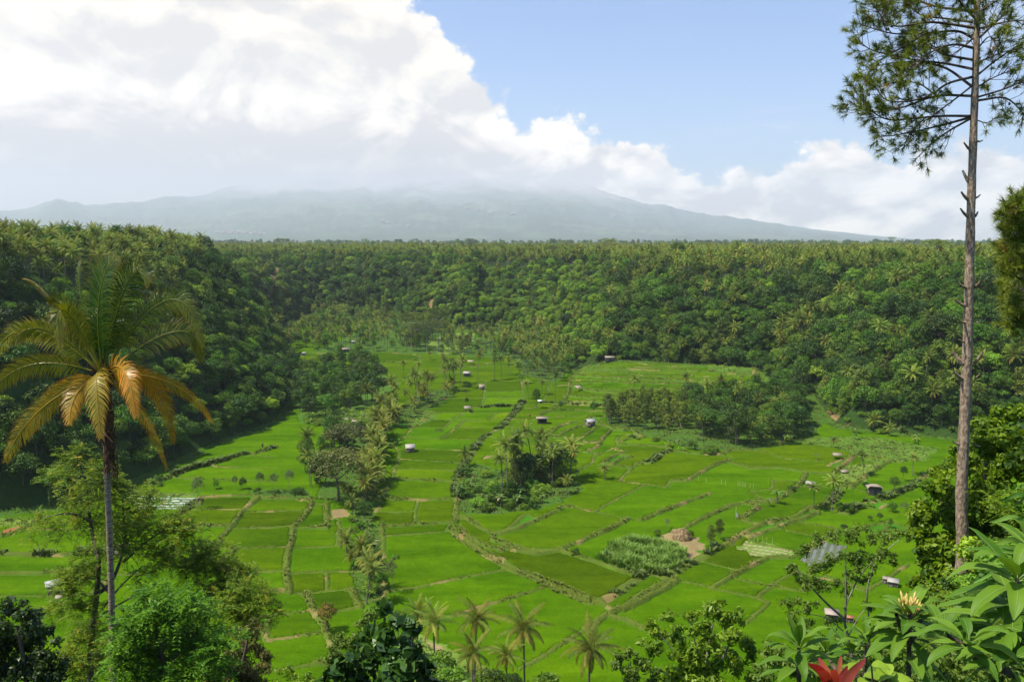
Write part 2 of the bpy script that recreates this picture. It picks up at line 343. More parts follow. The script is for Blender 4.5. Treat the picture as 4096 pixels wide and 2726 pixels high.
LN('7', 'B', '1465,640 1560,580 1700,510 1780,490|660,415 760,370 800,310 870,240|600,330 700,260 750,220|430,300 540,240 640,205|380,280 450,220 560,180|800,500 880,450 980,410|870,520 920,480 1030,450|950,330 1000,310 1130,295|1440,1015 1560,950 1700,885 1830,835 2000,800 2120,785|1870,940 1950,900 2030,850|700,150 860,215 1050,240|870,235 960,250|1040,360 1300,375 1340,400|1340,400 1560,430 1730,430 1800,400')
LN('7', 'C', '0,1250 80,1320 230,1380 380,1450 560,1530 700,1590')
LN('c', 'b', '0,940 180,890 370,820|1150,725 1320,765 1380,780 1500,800 1680,845 1850,880 2000,915 2110,950|2110,950 2000,1050 1930,1110|1550,620 1700,660 1870,700|1860,770 2000,800 2150,830|720,1130 450,1295 340,1370 150,1470')
LN('c', 'B', '0,610 80,690 200,730 420,815 600,880 780,945|780,945 880,1010 960,1000 1100,900 1250,820 1360,770|960,1012 1150,920 1290,845 1380,788|1670,840 1800,760 1900,700 2100,600|1750,520 1880,430 2040,350 2156,320|860,1065 1000,1100 1130,1160 1400,1250|880,1020 720,1130|860,1065 900,1010')
LN('c', 'H', '780,945 900,890 1000,820 1100,755 1150,730|1300,745 1500,640 1640,560 1700,520 1800,490')
LN('8', 'B', '0,540 250,545 430,570|440,575 400,650 300,740 200,790 0,830|0,1020 150,960 330,930 420,880 480,840|0,1080 200,1010 420,930 540,890|560,840 760,900|640,590 820,440|470,860 560,840 640,770 700,690 780,660|780,700 880,620 1000,540 1110,470')
LN('8', 'b', '230,1015 400,1050 560,1075 640,1090|430,970 560,990 700,1015|0,885 60,860|800,1020 930,990 1060,960|1020,1060 1080,990|600,520 800,430|0,400 100,405|250,460 600,490 660,490|180,630 400,640|0,720 180,700|110,1500 260,1400 360,1340|0,1110 350,1190|320,1240 570,1090|1100,950 1280,1020|900,1500 1050,1420 1230,1290|1000,860 1080,820|640,770 560,840|900,720 1080,740|600,1380 420,1500')
LN('8', 'H', '780,870 900,820 1080,760 1200,710 1250,690 1380,590|560,830 640,800 700,720')
LN('5', 'b', '1430,615 1700,625 2156,640|1700,525 1980,540 2156,540|2000,440 2156,450|1530,865 1900,862|1920,880 2156,880|1850,1010 2156,1005|1640,1170 1850,1168 2156,1160|1880,1350 2156,1345|480,1018 560,1018 620,1010|780,1370 1100,1365|0,1545 400,1540 700,1530|1500,1180 1640,1170')
LN('5', 'B', '1570,830 1600,770 1980,760 2030,770|2030,770 1960,830 1900,880 1830,980 1750,1070 1680,1160|1500,1000 1830,990|1710,1330 1770,1250 1840,1180|0,1365 300,1365 430,1360 760,1368|0,1080 100,1050 200,1010 330,930')
LN('5', 'H', '1150,660 1300,620 1440,560 1500,540|1500,540 1700,490 1900,430 2000,420 2156,370|1300,990 1400,900 1500,830 1560,790|0,1205 400,1215 780,1200 1000,1190')
LN('3', 'B', '820,1075 1400,1080 1620,1090|650,1135 950,1130 1400,1140 1700,1160 2000,1180|560,1185 900,1200 1300,1215 1900,1225|1000,1240 1400,1250 1900,1250|560,1262 700,1300 900,1320 1050,1330|500,1345 800,1355 1040,1360|1150,1290 1450,1290 1900,1300|500,1390 800,1385 960,1390|820,1060 640,1140 560,1200 540,1300 500,1380 400,1450 300,1500|1100,1330 1500,1340 1800,1330|1620,1100 2000,1120')
LN('3', 'b', '760,1105 1100,1115 1600,1110|600,1160 1000,1165 1500,1185 1900,1190|560,1215 780,1215 1000,1250|400,1440 700,1450 800,1450|0,1310 180,1300|0,1360 180,1355|700,1090 1200,1098 1600,1100|650,1148 1000,1150 1500,1165|820,1230 1200,1232 1500,1240 1900,1238|600,1280 900,1290 1100,1275|560,1240 800,1240|160,1160 180,1300 200,1400|380,1260 360,1350 270,1440')
LN('3', 'H', '400,1400 600,1410 900,1430|1060,1060 1400,1060 1640,1070')
LN('2', 'b', '1840,1230 1840,1350 1800,1430|1850,1355 2156,1355|1480,1365 1840,1360|1380,1470 1480,1480|380,1030 600,1040 900,1060|1100,1110 1250,1130 1450,1160|1850,1080 2060,1075|1870,1105 2060,1110|1840,1230 2156,1225|640,1100 900,1110 1040,1085|1200,1530 1440,1400 1640,1300 1800,1230|1600,1080 1850,1080')
LN('2', 'B', '1040,1085 1200,1070 1360,1055|1330,1175 1600,1160 1760,1150|1810,1430 2100,1425|360,1010 700,1010 1000,1000 1300,1020|1450,1160 1640,1120|900,1200 1150,1210 1350,1190')

def PZ(reg, txt):
    n = [float(q) for q in txt.replace(',', ' ').split()]; return Z(reg, list(zip(n[0::2], n[1::2])))
PATCH = [  # name, polygon in full px
 ('wild', [(1820, 2010), (1840, 1900), (1900, 1850), (2080, 1900), (2200, 1905), (2330, 1935), (2330, 1960), (2250, 2010), (2150, 2040), (1990, 2060), (1870, 2060)]),
 ('rough', [(1214, 1666), (1378, 1641), (1485, 1666), (1500, 1728), (1332, 1702), (1219, 1692)]),
 ('wild', PZ('6', '790,800 850,960 920,1080 900,1200 780,1300 830,1500 900,1600 1040,1600 1045,1080 1000,1000 970,880 985,560 1030,330 1120,170 1420,70 1600,-40 1500,-100 1200,60 1000,140 900,260 760,300 620,430 520,780 700,800')),
 ('wild', PZ('6', '0,700 450,700 470,790 0,790')),
 ('dry', PZ('7', '1160,1120 1290,1050 1400,1010 1620,1130 1620,1170 1470,1270 1440,1200 1330,1130')),
 ('rough', PZ('7', '770,1250 870,1150 1070,1090 1160,1120 1330,1130 1440,1200 1460,1290 1260,1370 1000,1340')),
 ('nursery', PZ('5', '1050,810 1100,752 1420,752 1540,765 1450,820 1380,850 1130,852')),
 ('grass', PZ('5', '960,720 1100,700 1250,722 1540,730 1560,760 1100,752 1030,800')),
 ('crop', PZ('7', '1820,1160 1950,1100 2156,1130 2156,1225 2060,1240 1900,1190') ),
 ('crop', PZ('8', '-8,1110 350,1190 230,1250 100,1230 -8,1205')),
 ('plastic', PZ('8', '370,1255 560,1120 760,1130 700,1230 480,1310')),
 ('dry', PZ('8', '420,1180 560,1095 600,1110 470,1190')),
 ('meadow', PZ('8', '380,300 560,290 1000,290 1480,380 1380,480 1000,500 900,480 830,430 640,370 400,350')),
 ('dry', PZ('8', '720,520 960,510 1000,540 880,620 740,600')),
 ('grass', PZ('8', '680,510 1010,500 1020,540 880,650 720,640')),
 ('dry', PZ('6', '630,850 700,840 780,850 790,920 640,925')),
 ('earth', PZ('5', '0,1020 170,975 130,1040 0,1080')),
 ('grass', PZ('5', '-300,900 330,930 200,980 0,1000 -300,1020')),
 ('grass', PZ('b', '1300,1200 1560,1310 1700,1400 1950,1500 1560,1600 1200,1568')),
 ('dry', PZ('b', '1330,1230 1500,1310 1560,1350 1480,1350 1380,1290')),
 ('rough', PZ('2', '400,1090 640,1100 900,1100 1060,1180 1180,1240 1100,1300 980,1420 400,1560 300,1200')),
 ('meadow', PZ('2', '1180,1540 1300,1470 1480,1480 1400,1540 1250,1600')),
 ('meadow', PZ('3', '1620,1090 2156,1085 2250,1200 2100,1240 1950,1180 1640,1140')),
 ('meadow', PZ('3', '2040,1200 2250,1190 2250,1290 2060,1310')),
 ('wild', PZ('3', '800,1400 1000,1420 1150,1380 1500,1400 1900,1380 2100,1250 2500,1300 2560,1500 2400,1700 1900,1780 1500,1760 1100,1640 850,1560')),
 ('wild', PZ('2', '-100,700 1100,700 1500,850 2156,900 2156,1020 1850,1040 1360,1010 1040,1000 300,1000 200,1100 -100,1050')),
 ('wild', PZ('3', '0,850 500,880 560,1020 640,1060 500,1180 420,1240 180,1180 100,1050 0,1000')),
 ('water', PZ('6', '800,870 830,960 860,1000 940,1100 955,1200 960,1320 945,1450 920,1560 965,1560 995,1420 1000,1250 985,1120 930,1040 860,930')),
 ('grass', [(1700, 1370), (1800, 1330), (1900, 1330), (1880, 1400), (1760, 1420)]),
 ('dry', PZ('7', '1290,852 1340,855 1325,870 1290,862')),
 ('dry', PZ('6', '1830,440 1900,425 1880,460 1825,470')),
]
TONES = {'rice': (0.045, 0.150, 0.006), 'bank': (0.085, 0.120, 0.016), 'wild': (0.055, 0.115, 0.015), 'rough': (0.065, 0.135, 0.018), 'dry': (0.24, 0.185, 0.085),
         'grass': (0.13, 0.20, 0.03), 'meadow': (0.085, 0.160, 0.018), 'earth': (0.26, 0.12, 0.05), 'crop': (0.12, 0.19, 0.03), 'nursery': (0.06, 0.13, 0.03),
         'plastic': (0.10, 0.12, 0.07), 'water': (0.05, 0.05, 0.035)}
KEYS = list(TONES)
CX0, CY0, CS = -430.0, 102.0, 0.5; CNX, CNY = int(860 / CS), int(800 / CS)
cat = np.zeros((CNY, CNX), np.int8)            # index into KEYS, 0 = rice
bh = np.zeros((CNY, CNX), np.float32)          # bank height
CXX, CYY = np.meshgrid(CX0 + CS * (np.arange(CNX) + .5), CY0 + CS * (np.arange(CNY) + .5))
def bbox(pts, m):
    xs = [p[0] for p in pts]; ys = [p[1] for p in pts]
    i0 = max(0, int((min(xs) - m - CX0) / CS)); i1 = min(CNX, int((max(xs) + m - CX0) / CS) + 2)
    j0 = max(0, int((min(ys) - m - CY0) / CS)); j1 = min(CNY, int((max(ys) + m - CY0) / CS) + 2)
    return slice(j0, j1), slice(i0, i1)
PATCH_W = []
for name, poly in PATCH:
    w = [G(*p) or (*P0(*p), 0) for p in poly]; w = [q[:2] for q in w]; PATCH_W.append((name, w))
    s = bbox(w, 0)
    X_, Y_ = CXX[s], CYY[s]
    if X_.size == 0: continue
    n1 = (fbm(X_ / 3, Y_ / 3, 4, 3) - .5) * 3; n2 = (fbm(X_ / 3, Y_ / 3, 8, 3) - .5) * 3
    m = inside(X_ + n1, Y_ + n2, w); sub = cat[s]; sub[m] = KEYS.index(name)
    if name == 'water': bh[s][m] = -1.2
WID = {'b': (0.75, 0.42), 'B': (1.35, 0.9), 'H': (2.4, 0.6), 'C': (2.5, 0.65)}
BANKS = []; W3 = []
for kind, pts in LINES:
    w = [G(*p) or (*P0(*p), 0) for p in pts]
    w3 = bez([np.array(q[:2]) for q in w], max(2, 4 * len(w))); W3.append((kind, w3))
def snap(p, dirn, me):       # carry a bank's end on to the bank it runs up to
    best = None
    for n_, (k_, w_) in enumerate(W3):
        if n_ == me: continue
        for a, b in zip(w_[:-1], w_[1:]):
            if abs(a[0] - p[0]) > 30 or abs(a[1] - p[1]) > 30: continue
            t = np.clip(np.dot(p - a, b - a) / (np.dot(b - a, b - a) + 1e-9), 0, 1); q = a + t * (b - a); d = np.linalg.norm(q - p)
            if d < SNAP * max(1, p[1] / 250) and (best is None or d < best[0]) and np.dot(q - p, dirn) > -0.3 * d: best = (d, q)
    return best[1] if best and best[0] > 0.3 else None
SNAP = 11.0
for n_, (kind, w3) in enumerate(list(W3)):
    pre = snap(w3[0], unit(w3[0] - w3[1]), n_); post = snap(w3[-1], unit(w3[-1] - w3[-2]), n_)
    if pre is not None: w3 = np.vstack([pre[None], w3])
    if post is not None: w3 = np.vstack([w3, post[None]])
    BANKS.append((kind, w3))
for kind, w3 in BANKS:
    wd, hh = WID[kind]
    for a, b in zip(w3[:-1], w3[1:]):
        s = bbox([a, b], wd)
        X_, Y_ = CXX[s], CYY[s]
        if X_.size == 0: continue
        wob = (vn(X_ / 1.3, Y_ / 1.3, 3) - .5) * 0.25
        d = seg_d(X_, Y_, a, b) + wob
        m = d < wd / 2 + 0.15
        sub = cat[s]; sub[m & (sub != KEYS.index('water'))] = 1
        prof = hh * np.clip(1.25 - d / (wd / 2 + 0.3), 0, 1)
        if kind == 'C': prof = np.where(d < 0.6, -0.5, prof)
        bh[s] = np.where(m & (prof < 0), prof, np.maximum(bh[s], np.where(bh[s] >= 0, np.where(m, prof, 0), bh[s])))
fd = Dd(CXX, CYY)
edge_n = fd + (fbm(CXX / 8, CYY / 8, 21, 3) - 0.5) * 7
cat[(edge_n > -3.0) & (cat == 0)] = KEYS.index('wild')
bh[fd > -0.5] = 0
# number every plot by flood fill
lab = np.zeros((CNY, CNX), np.int32)
def flood():
    free = (cat == 0) & (fd < -1.0) & (np.abs(CXX / CYY) < 0.78)
    fr = bytearray(free.ravel().astype(np.uint8).tobytes()); L = np.zeros(CNX * CNY, np.int32); k = 0
    nz = np.nonzero(free.ravel())[0]
    for s in nz.tolist():
        if not fr[s]: continue
        k += 1; st = [s]; fr[s] = 0; comp = []
        while st:
            p = st.pop(); comp.append(p)
            for q in (p - 1, p + 1, p - CNX, p + CNX):
                if 0 <= q < len(fr) and fr[q]: fr[q] = 0; st.append(q)
        if len(comp) * CS * CS < 30: continue
        L[comp] = k
    return L.reshape(CNY, CNX)
lab = flood()
ids = np.unique(lab); ids = ids[ids > 0]
rng = np.random.default_rng(5)
base = H(CXX, CYY)
flat = base.copy()
plot_tone = {}
for n_, k in enumerate(ids):
    m = lab == k
    bm = base[m]; z = float(np.mean(bm)) if bm.max() > 0.2 else 0.0
    if bm.max() - bm.min() > 1.6: flat[m] = np.floor(bm / 1.1) * 1.1 + np.clip((bm / 1.1) % 1.0 - 0.85, 0, 1) / .15 * 1.1
    else: flat[m] = z + (0.0 if z == 0 else -0.1)
    v = rng.uniform(0.80, 1.24); y_ = rng.uniform(-1, 1)
    plot_tone[int(k)] = (0.055 * v * (1 + 0.12 * y_), 0.110 * v, 0.002)
def at_plot(reg, x, y):
    g = G(*Z(reg, [(x, y)])[0]); 
    i = int((g[0] - CX0) / CS); j = int((g[1] - CY0) / CS); return int(lab[j, i])
for reg, x, y, t in (('6', 1970, 130, (0.12, 0.24, 0.012)), ('6', 1500, 130, (0.075, 0.19, 0.01)), ('6', 1700, 135, (0.075, 0.19, 0.01)), ('6', 1400, 250, (0.07, 0.19, 0.008)), ('6', 1600, 190, (0.07, 0.19, 0.008)),
                     ('6', 1300, 350, (0.06, 0.175, 0.008)), ('8', 1100, 900, (0.085, 0.19, 0.012)), ('8', 760, 780, (0.08, 0.2, 0.012)), ('8', 960, 660, (0.07, 0.19, 0.01)), ('5', 1900, 500, (0.08, 0.2, 0.01)),
                     ('5', 1900, 590, (0.075, 0.19, 0.01)), ('5', 1800, 680, (0.07, 0.185, 0.01)), ('2', 1900, 1390, (0.075, 0.19, 0.01)), ('2', 2000, 1320, (0.07, 0.18, 0.01))):
    k = at_plot(reg, x, y)
    if k: plot_tone[k] = (t[0] * .88, t[1] * .74, .002)
# polar-spaced sheet of the valley floor
us = np.linspace(-0.76, 0.76, 1150); ys_ = np.geomspace(102.5, 880, 760)
U_, YY = np.meshgrid(us, ys_); XX = U_ * YY
def look(arr, x, y):
    i = np.clip(((x - CX0) / CS).astype(int), 0, CNX - 1); j = np.clip(((y - CY0) / CS).astype(int), 0, CNY - 1); return arr[j, i]
catv = look(cat, XX, YY); bhv = look(bh, XX, YY); labv = look(lab, XX, YY); dv = Dd(XX, YY)
Zg = look(flat, XX, YY) + bhv + np.where(catv > 1, (fbm(XX / 2.5, YY / 2.5, 2, 3) - .4) * 0.5, 0.0)
Zg = np.where(dv > -3, H(XX, YY) + (bhv > 0) * bhv + 0.08, Zg); Zg = np.where(dv > 0.9, H(XX, YY) - 1.5, Zg)
tone = np.zeros(XX.shape + (3,), np.float32)
for k, nm in enumerate(KEYS): tone[catv == k] = TONES[nm]
tone *= (0.75 + 0.5 * fbm(XX / 5, YY / 5, 31, 4))[..., None]
# brown trodden or scraped stretches of bank
br = (catv == 1) & (fbm(XX / 7, YY / 7, 77, 3) > 0.68); tone[br] = tone[br] * 0.5 + np.array((0.30, 0.20, 0.09)) * 0.5
def stripes(name, period, ang, c, wid=0.5, seed=0):
    m = catv == KEYS.index(name); q = XX * math.cos(ang) + YY * math.sin(ang)
    on = ((q / period) % 1.0 < wid) & m & (vn(XX * 1.5, YY * 1.5, seed) > 0.25); tone[on] = c
stripes('nursery', 2.2, R(92), (0.42, 0.44, 0.38), 0.42)
stripes('crop', 2.0, R(64), (0.27, 0.26, 0.13), 0.45)
stripes('plastic', 1.6, R(-28), (0.15, 0.165, 0.15), 0.45)
inner = (dv[:-1, :-1] < 2.0)
ground_m = ground_mat('valley_ground', grain=1.6, grain2=0.15, amp=0.35, bump=0.5, dist=0.25)
vf = link(bpy.data.objects.new('ground', grid_mesh('ground', XX, YY, Zg, ground_m, inner, tone))); tag(vf, 'grassy valley floor with raised earth banks between the rice plots', kind='structure')
# the rice stands ~0.35 m tall over its plot
def rice_mat():
    m, nt, out = mat('rice'); L = nt.links.new
    c = attr(nt, 'tone').outputs['Color']; geo = N(nt, 'ShaderNodeNewGeometry')
    mp = N(nt, 'ShaderNodeMapping', ins={'Scale': (1, 1, 0.2), 'Rotation': (0, 0, 0.4)}); L(geo.outputs['Position'], mp.inputs[0])
    n1 = N(nt, 'ShaderNodeTexNoise', ins={'Scale': 2.2, 'Detail': 7, 'Roughness': 0.75}); L(mp.outputs[0], n1.inputs['Vector'])
    mp2 = N(nt, 'ShaderNodeMapping', ins={'Scale': (0.03, 0.11, 0.1), 'Rotation': (0, 0, -0.15)}); L(geo.outputs['Position'], mp2.inputs[0])
    n2 = N(nt, 'ShaderNodeTexNoise', ins={'Scale': 1.0, 'Detail': 6, 'Roughness': 0.62, 'Distortion': 0.6}); L(mp2.outputs[0], n2.inputs['Vector'])
    hs = N(nt, 'ShaderNodeHueSaturation'); L(c, hs.inputs['Color'])
    n3 = N(nt, 'ShaderNodeTexNoise', ins={'Scale': 0.4, 'Detail': 5, 'Roughness': 0.7}); L(geo.outputs['Position'], n3.inputs['Vector'])
    n1s = Mth(nt, 'ADD', n1.outputs[0], Mth(nt, 'MULTIPLY', Mth(nt, 'SUBTRACT', n3.outputs[0], .5), 0.6))
    v = Mth(nt, 'ADD', Mth(nt, 'MULTIPLY', Mth(nt, 'SUBTRACT', n1s, .5), 1.3), Mth(nt, 'MULTIPLY', Mth(nt, 'SUBTRACT', n2.outputs[0], .5), 1.5))
    L(Mth(nt, 'ADD', 1.0, v), hs.inputs['Value']); L(Mth(nt, 'ADD', 0.5, Mth(nt, 'MULTIPLY', Mth(nt, 'SUBTRACT', .5, n2.outputs[0]), 0.06)), hs.inputs['Hue'])
    p = N(nt, 'ShaderNodeBsdfPrincipled', ins={'Roughness': 0.85, 'Specular IOR Level': 0.04}); L(hs.outputs[0], p.inputs['Base Color']); p.inputs['Specular IOR Level'].default_value = 0.0
    b = N(nt, 'ShaderNodeBump', ins={'Strength': 0.7, 'Distance': 0.35}); L(n1.outputs[0], b.inputs['Height']); L(b.outputs[0], p.inputs['Normal'])
    L(p.outputs[0], out.inputs[0]); return m
ricem = rice_mat()
fl = labv[:-1, :-1]
Zr = look(flat, XX, YY) + 0.36 + 0.10 * (fbm(XX * 0.9, YY * 0.9, 50, 3) - .5)
for k in ids:
    keep = (fl == k) & inner
    if keep.sum() < 25: continue
    jj, ii = np.nonzero(keep); j0, j1, i0, i1 = jj.min(), jj.max() + 2, ii.min(), ii.max() + 2
    s = (slice(j0, j1), slice(i0, i1)); kp = keep[j0:j1 - 1, i0:i1 - 1]
    ok = np.zeros((j1 - j0 + 0, i1 - i0), int); pad = np.pad(kp.astype(int), 1)
    ok = pad[:-1, :-1] + pad[1:, :-1] + pad[:-1, 1:] + pad[1:, 1:]
    z = np.where(ok == 4, Zr[s], Zg[s] + 0.0 * Zr[s]); z = np.where((ok < 4), np.minimum(Zg[s], look(flat, XX[s], YY[s])) - 0.05, z)
    t = np.broadcast_to(np.array(plot_tone[int(k)], np.float32), z.shape + (3,))
    o = link(bpy.data.objects.new('rice_paddy', grid_mesh('rice_paddy', XX[s], YY[s], z, ricem, kp, t)))
    tag(o, kind='structure', group='rice paddies on the valley floor')
print('plots', len(ids))
# ------------------------------------------------------------------ surrounding land
gx = np.concatenate([-np.geomspace(28000, 512, 66), np.arange(-500, 501, 2.5), np.geomspace(512, 28000, 66)])
gy = np.concatenate([np.arange(-60, 1000, 2.5), np.geomspace(1004, 30500, 130)])
LX, LY = np.meshgrid(gx, gy)
far = (LX < RX0 + 5) | (LX > RX1 - 5) | (LY > RY1 - 5)
zf = 47 + 9 * (fbm(LX / 300, LY / 300, 61) - 0.5) + 5 * (fbm(LX / 40, LY / 40, 62) - .5)
LZ = np.where(far, zf, H(LX, LY)); ld = np.where(far, 400, Dd(LX, LY))
LZ = np.where((ld < 0.0) & (LY > 104.9), LZ - 1.2, LZ)
lt = np.zeros(LX.shape + (3,), np.float32); lt[:] = (0.030, 0.062, 0.012)
lt *= (0.6 + 0.8 * fbm(LX / 9, LY / 9, 71, 4))[..., None]
fm = LY > 1500; nn = fbm(LX / 60, LY / 60, 72, 5); lt[fm] = np.array((0.05, 0.075, 0.02)) * (0.35 + 1.3 * nn[fm])[:, None]
lm = fm & (fbm(LX / 500, LY / 500, 75, 4) > 0.60); lt[lm] = (0.12, 0.17, 0.06)
BARE = []
for poly in (PZ('2', '150,440 180,330 215,320 240,380 240,440 200,640 100,640 150,500'), PZ('3', '305,690 335,700 290,850 240,870'), PZ('8', '545,80 600,90 690,130 700,200 590,230 560,190'),
             PZ('2', '1390,600 1440,570 1440,660 1360,670'), PZ('8', '560,190 780,180 790,280 570,290'), PZ('2', '1760,815 1860,810 1900,850 1780,850')):
    w = []
    for p in poly:
        g = G(*p)
        if g: w.append(g[:2])
    BARE.append(w); s = inside(LX + (fbm(LX / 6, LY / 6, 5) - .5) * 8, LY, w); lt[s] = (0.26, 0.17, 0.08)
landm = ground_mat('hillside', grain=0.9, grain2=0.05, amp=0.55, bump=0.8, dist=0.6)
gl = link(bpy.data.objects.new('terrain', grid_mesh('terrain', LX, LY, LZ, landm, None, lt))); tag(gl, 'forest-floor hillsides and plateau around the valley', kind='structure')
# ------------------------------------------------------------------ volcano under the clouds
SIL = [(-60, 500), (0, 485), (60, 476), (130, 458), (200, 470), (260, 470), (330, 464), (380, 455), (450, 449), (520, 434), (600, 418), (690, 402), (800, 384), (950, 368), (1100, 366), (1230, 380), (1300, 400), (1370, 430), (1430, 452),
       (1500, 469), (1600, 487), (1700, 503), (1850, 523), (2000, 541), (2120, 551), (2356, 554), (2500, 556)]
sa = np.array([vpx(*p)[0] for p in SIL]); se = np.array([vpx(*p)[1] for p in SIL])
ma = np.linspace(-0.72, 0.72, 620); md = np.geomspace(9000, 30000, 260)
MA, MD = np.meshgrid(ma, md)
E = np.interp(MA, sa, se)
crest = 23500.0
ridge = 0.55 + 0.45 * np.cos(np.clip((MD - crest) / 7600, -1, 1) * math.pi)
t = np.clip((MD - 9400) / (crest - 9400), 0, 1); prof = t ** 1.9
prof = np.where(MD > crest, 1 - 0.75 * sst(MD, crest, 30000), prof)
rav = (fbm(MA * 42 + 3, MD / 5800, 81, 4) - .5) * 560 * prof * (E > 0.01) + (fbm(MA * 150, MD / 940, 82, 3) - .5) * 150 * t * sst(E, 0.0, 0.03)
MX, MY = MD * np.sin(MA), MD * np.cos(MA)
MZ = 50 + (CAMZ - 50) * t * 0 + (np.tan(E) * crest + 25) * prof + rav * sst(E, 0.0, 0.02) * np.where(MD < crest, 1 - np.exp(-((MD - crest) / 1100) ** 2) * 0.75, 0.3)
MZ = np.where(MD <= 9300, 45, MZ)
mt = np.zeros(MX.shape + (3,), np.float32); q = fbm(MX / 540, MY / 540, 83, 5); q2 = fbm(MX / 2000, MY / 2900, 84, 4)
mt[:] = (0.05, 0.075, 0.03); mt *= (0.5 + q)[..., None]; mt[(q2 > 0.55) & (q > 0.5)] = (0.085, 0.115, 0.05); 
mount_m = ground_mat('mountain_slope', grain=0.009, grain2=0.002, amp=0.4, bump=1.0, dist=45)
def cloud_cap(m):        # the upper slopes are lost in the cloud that sits on them
    nt = m.node_tree; out = [n for n in nt.nodes if n.type == 'OUTPUT_MATERIAL'][0]; sh = out.inputs[0].links[0].from_socket
    geo = N(nt, 'ShaderNodeNewGeometry'); sp = N(nt, 'ShaderNodeSeparateXYZ'); nt.links.new(geo.outputs['Position'], sp.inputs[0])
    n = N(nt, 'ShaderNodeTexNoise', ins={'Scale': 0.0007, 'Detail': 5}); nt.links.new(geo.outputs['Position'], n.inputs['Vector'])
    z = Mth(nt, 'ADD', sp.outputs[2], Mth(nt, 'MULTIPLY', Mth(nt, 'SUBTRACT', n.outputs[0], 0.5), 950.0))
    f = Smooth(nt, z, 700.0, 1650.0); tr = N(nt, 'ShaderNodeBsdfTransparent'); ms = N(nt, 'ShaderNodeMixShader')
    nt.links.new(f, ms.inputs[0]); nt.links.new(sh, ms.inputs[1]); nt.links.new(tr.outputs[0], ms.inputs[2]); nt.links.new(ms.outputs[0], out.inputs[0])
cloud_cap(mount_m)
mo = link(bpy.data.objects.new('mountain', grid_mesh('mountain', MX, MY, MZ, mount_m, None, mt))); tag(mo, 'broad volcano fading blue into cloud', kind='structure')
# ------------------------------------------------------------------ haze
def make_haze():
    m, nt, out = mat('haze')
    v = N(nt, 'ShaderNodeVolumePrincipled', ins={'Density': 0.00006, 'Color': (0.84, 0.91, 1.0, 1), 'Anisotropy': 0.15}); nt.links.new(v.outputs[0], out.inputs['Volume'])
    b = MB(); b.add(*box(-28500, 28500, -300, 31000, -4, 2350)); o = b.obj('haze', m); tag(o, 'thin bluish haze over the valley and volcano', kind='stuff'); o.display_type = 'WIRE'
make_haze()
# ------------------------------------------------------------------ vegetation kits
def leaves(mb, p, nrm, size, rng, asp=0.55, lv=None, mi=0, ag=0.0, jit=0.6, along=None, fold=0.12):
    n = len(p); nrm = unit(nrm + rng.normal(0, jit, (n, 3)))
    t = unit(along + rng.normal(0, 0.35, (n, 3))) if along is not None else rng.normal(0, 1, (n, 3)) + np.array([0, 0, -0.35])
    t = unit(t - nrm * (t * nrm).sum(1, keepdims=True)); w = np.cross(nrm, t)
    s = (size * rng.uniform(0.7, 1.3, n))[:, None] if np.isscalar(size) else size[:, None]
    v = np.stack([p - t * s * .5, p + w * s * asp * .5 + nrm * s * fold, p + t * s * .5, p - w * s * asp * .5 + nrm * s * fold], 1).reshape(-1, 3)
    lv = rng.uniform(0, 1, n) if lv is None else np.clip(lv, 0, 1)
    ag = np.repeat(np.broadcast_to(ag, (n,)), 4)
    mb.add(v, np.arange(4 * n).reshape(n, 4), np.repeat(lv, 4), mi, ag)
def sph(n, rng, up=0.25):
    d = unit(rng.normal(0, 1, (n, 3))); d[:, 2] = np.where(rng.uniform(0, 1, n) < up, np.abs(d[:, 2]), d[:, 2]); return d
def blob(mb, c, r, n, size, rng, asp=0.55, up=0.5, shell=(0.6, 1.05), mi=0, lvb=0.5, lvs=0.35, jit=0.6, ag=0.0):
    d = sph(n, rng, up); r = np.broadcast_to(np.asarray(r, float), (3,))
    rad = rng.uniform(shell[0], shell[1], (n, 1)) * (0.86 + 0.3 * vn(d[:, 0:1] * 2.1 + c[0], d[:, 1:2] * 2.1 + d[:, 2:3] * 1.7 + c[1], 7))
    leaves(mb, np.asarray(c) + d * r * rad, d * np.array([1, 1, 1.25]), size, rng, asp, lvb + rng.uniform(-lvs, lvs, n), mi, ag, jit)
def bark(name, c, c2): return plain(name, c, c2, scale=2.0, stretch=(3, 3, 0.7), bump=0.5)
M = {}
M['bark'] = bark('bark', (0.16, 0.13, 0.10), (0.07, 0.055, 0.04)); M['palebark'] = bark('pale_bark', (0.34, 0.30, 0.24), (0.16, 0.14, 0.11))
M['palmbark'] = plain('palm_bark', (0.21, 0.185, 0.15), (0.10, 0.085, 0.07), scale=1.2, stretch=(1, 1, 9), bump=0.6)
M['dark'] = leaf_mat('dark_leaves', (0.018, 0.056, 0.006), (0.080, 0.155, 0.012), trans=0.2)
M['mid'] = leaf_mat('green_leaves', (0.032, 0.092, 0.006), (0.140, 0.255, 0.014), trans=0.25)
M['bright'] = leaf_mat('fresh_leaves', (0.080, 0.170, 0.010), (0.230, 0.370, 0.022), trans=0.3)
M['olive'] = leaf_mat('olive_leaves', (0.050, 0.085, 0.010), (0.160, 0.200, 0.022), trans=0.2)
M['clove'] = leaf_mat('clove_leaves', (0.055, 0.105, 0.008), (0.180, 0.225, 0.018), trans=0.2)
M['brown'] = leaf_mat('brown_leaves', (0.040, 0.058, 0.010), (0.125, 0.135, 0.025), trans=0.15)
M['pale'] = leaf_mat('greyish_leaves', (0.080, 0.115, 0.045), (0.190, 0.230, 0.090), trans=0.2)
M['palm'] = leaf_mat('palm_fronds', (0.040, 0.100, 0.010), (0.195, 0.265, 0.040), old=(0.42, 0.29, 0.05), trans=0.25, rough=0.55, spec=0.12)
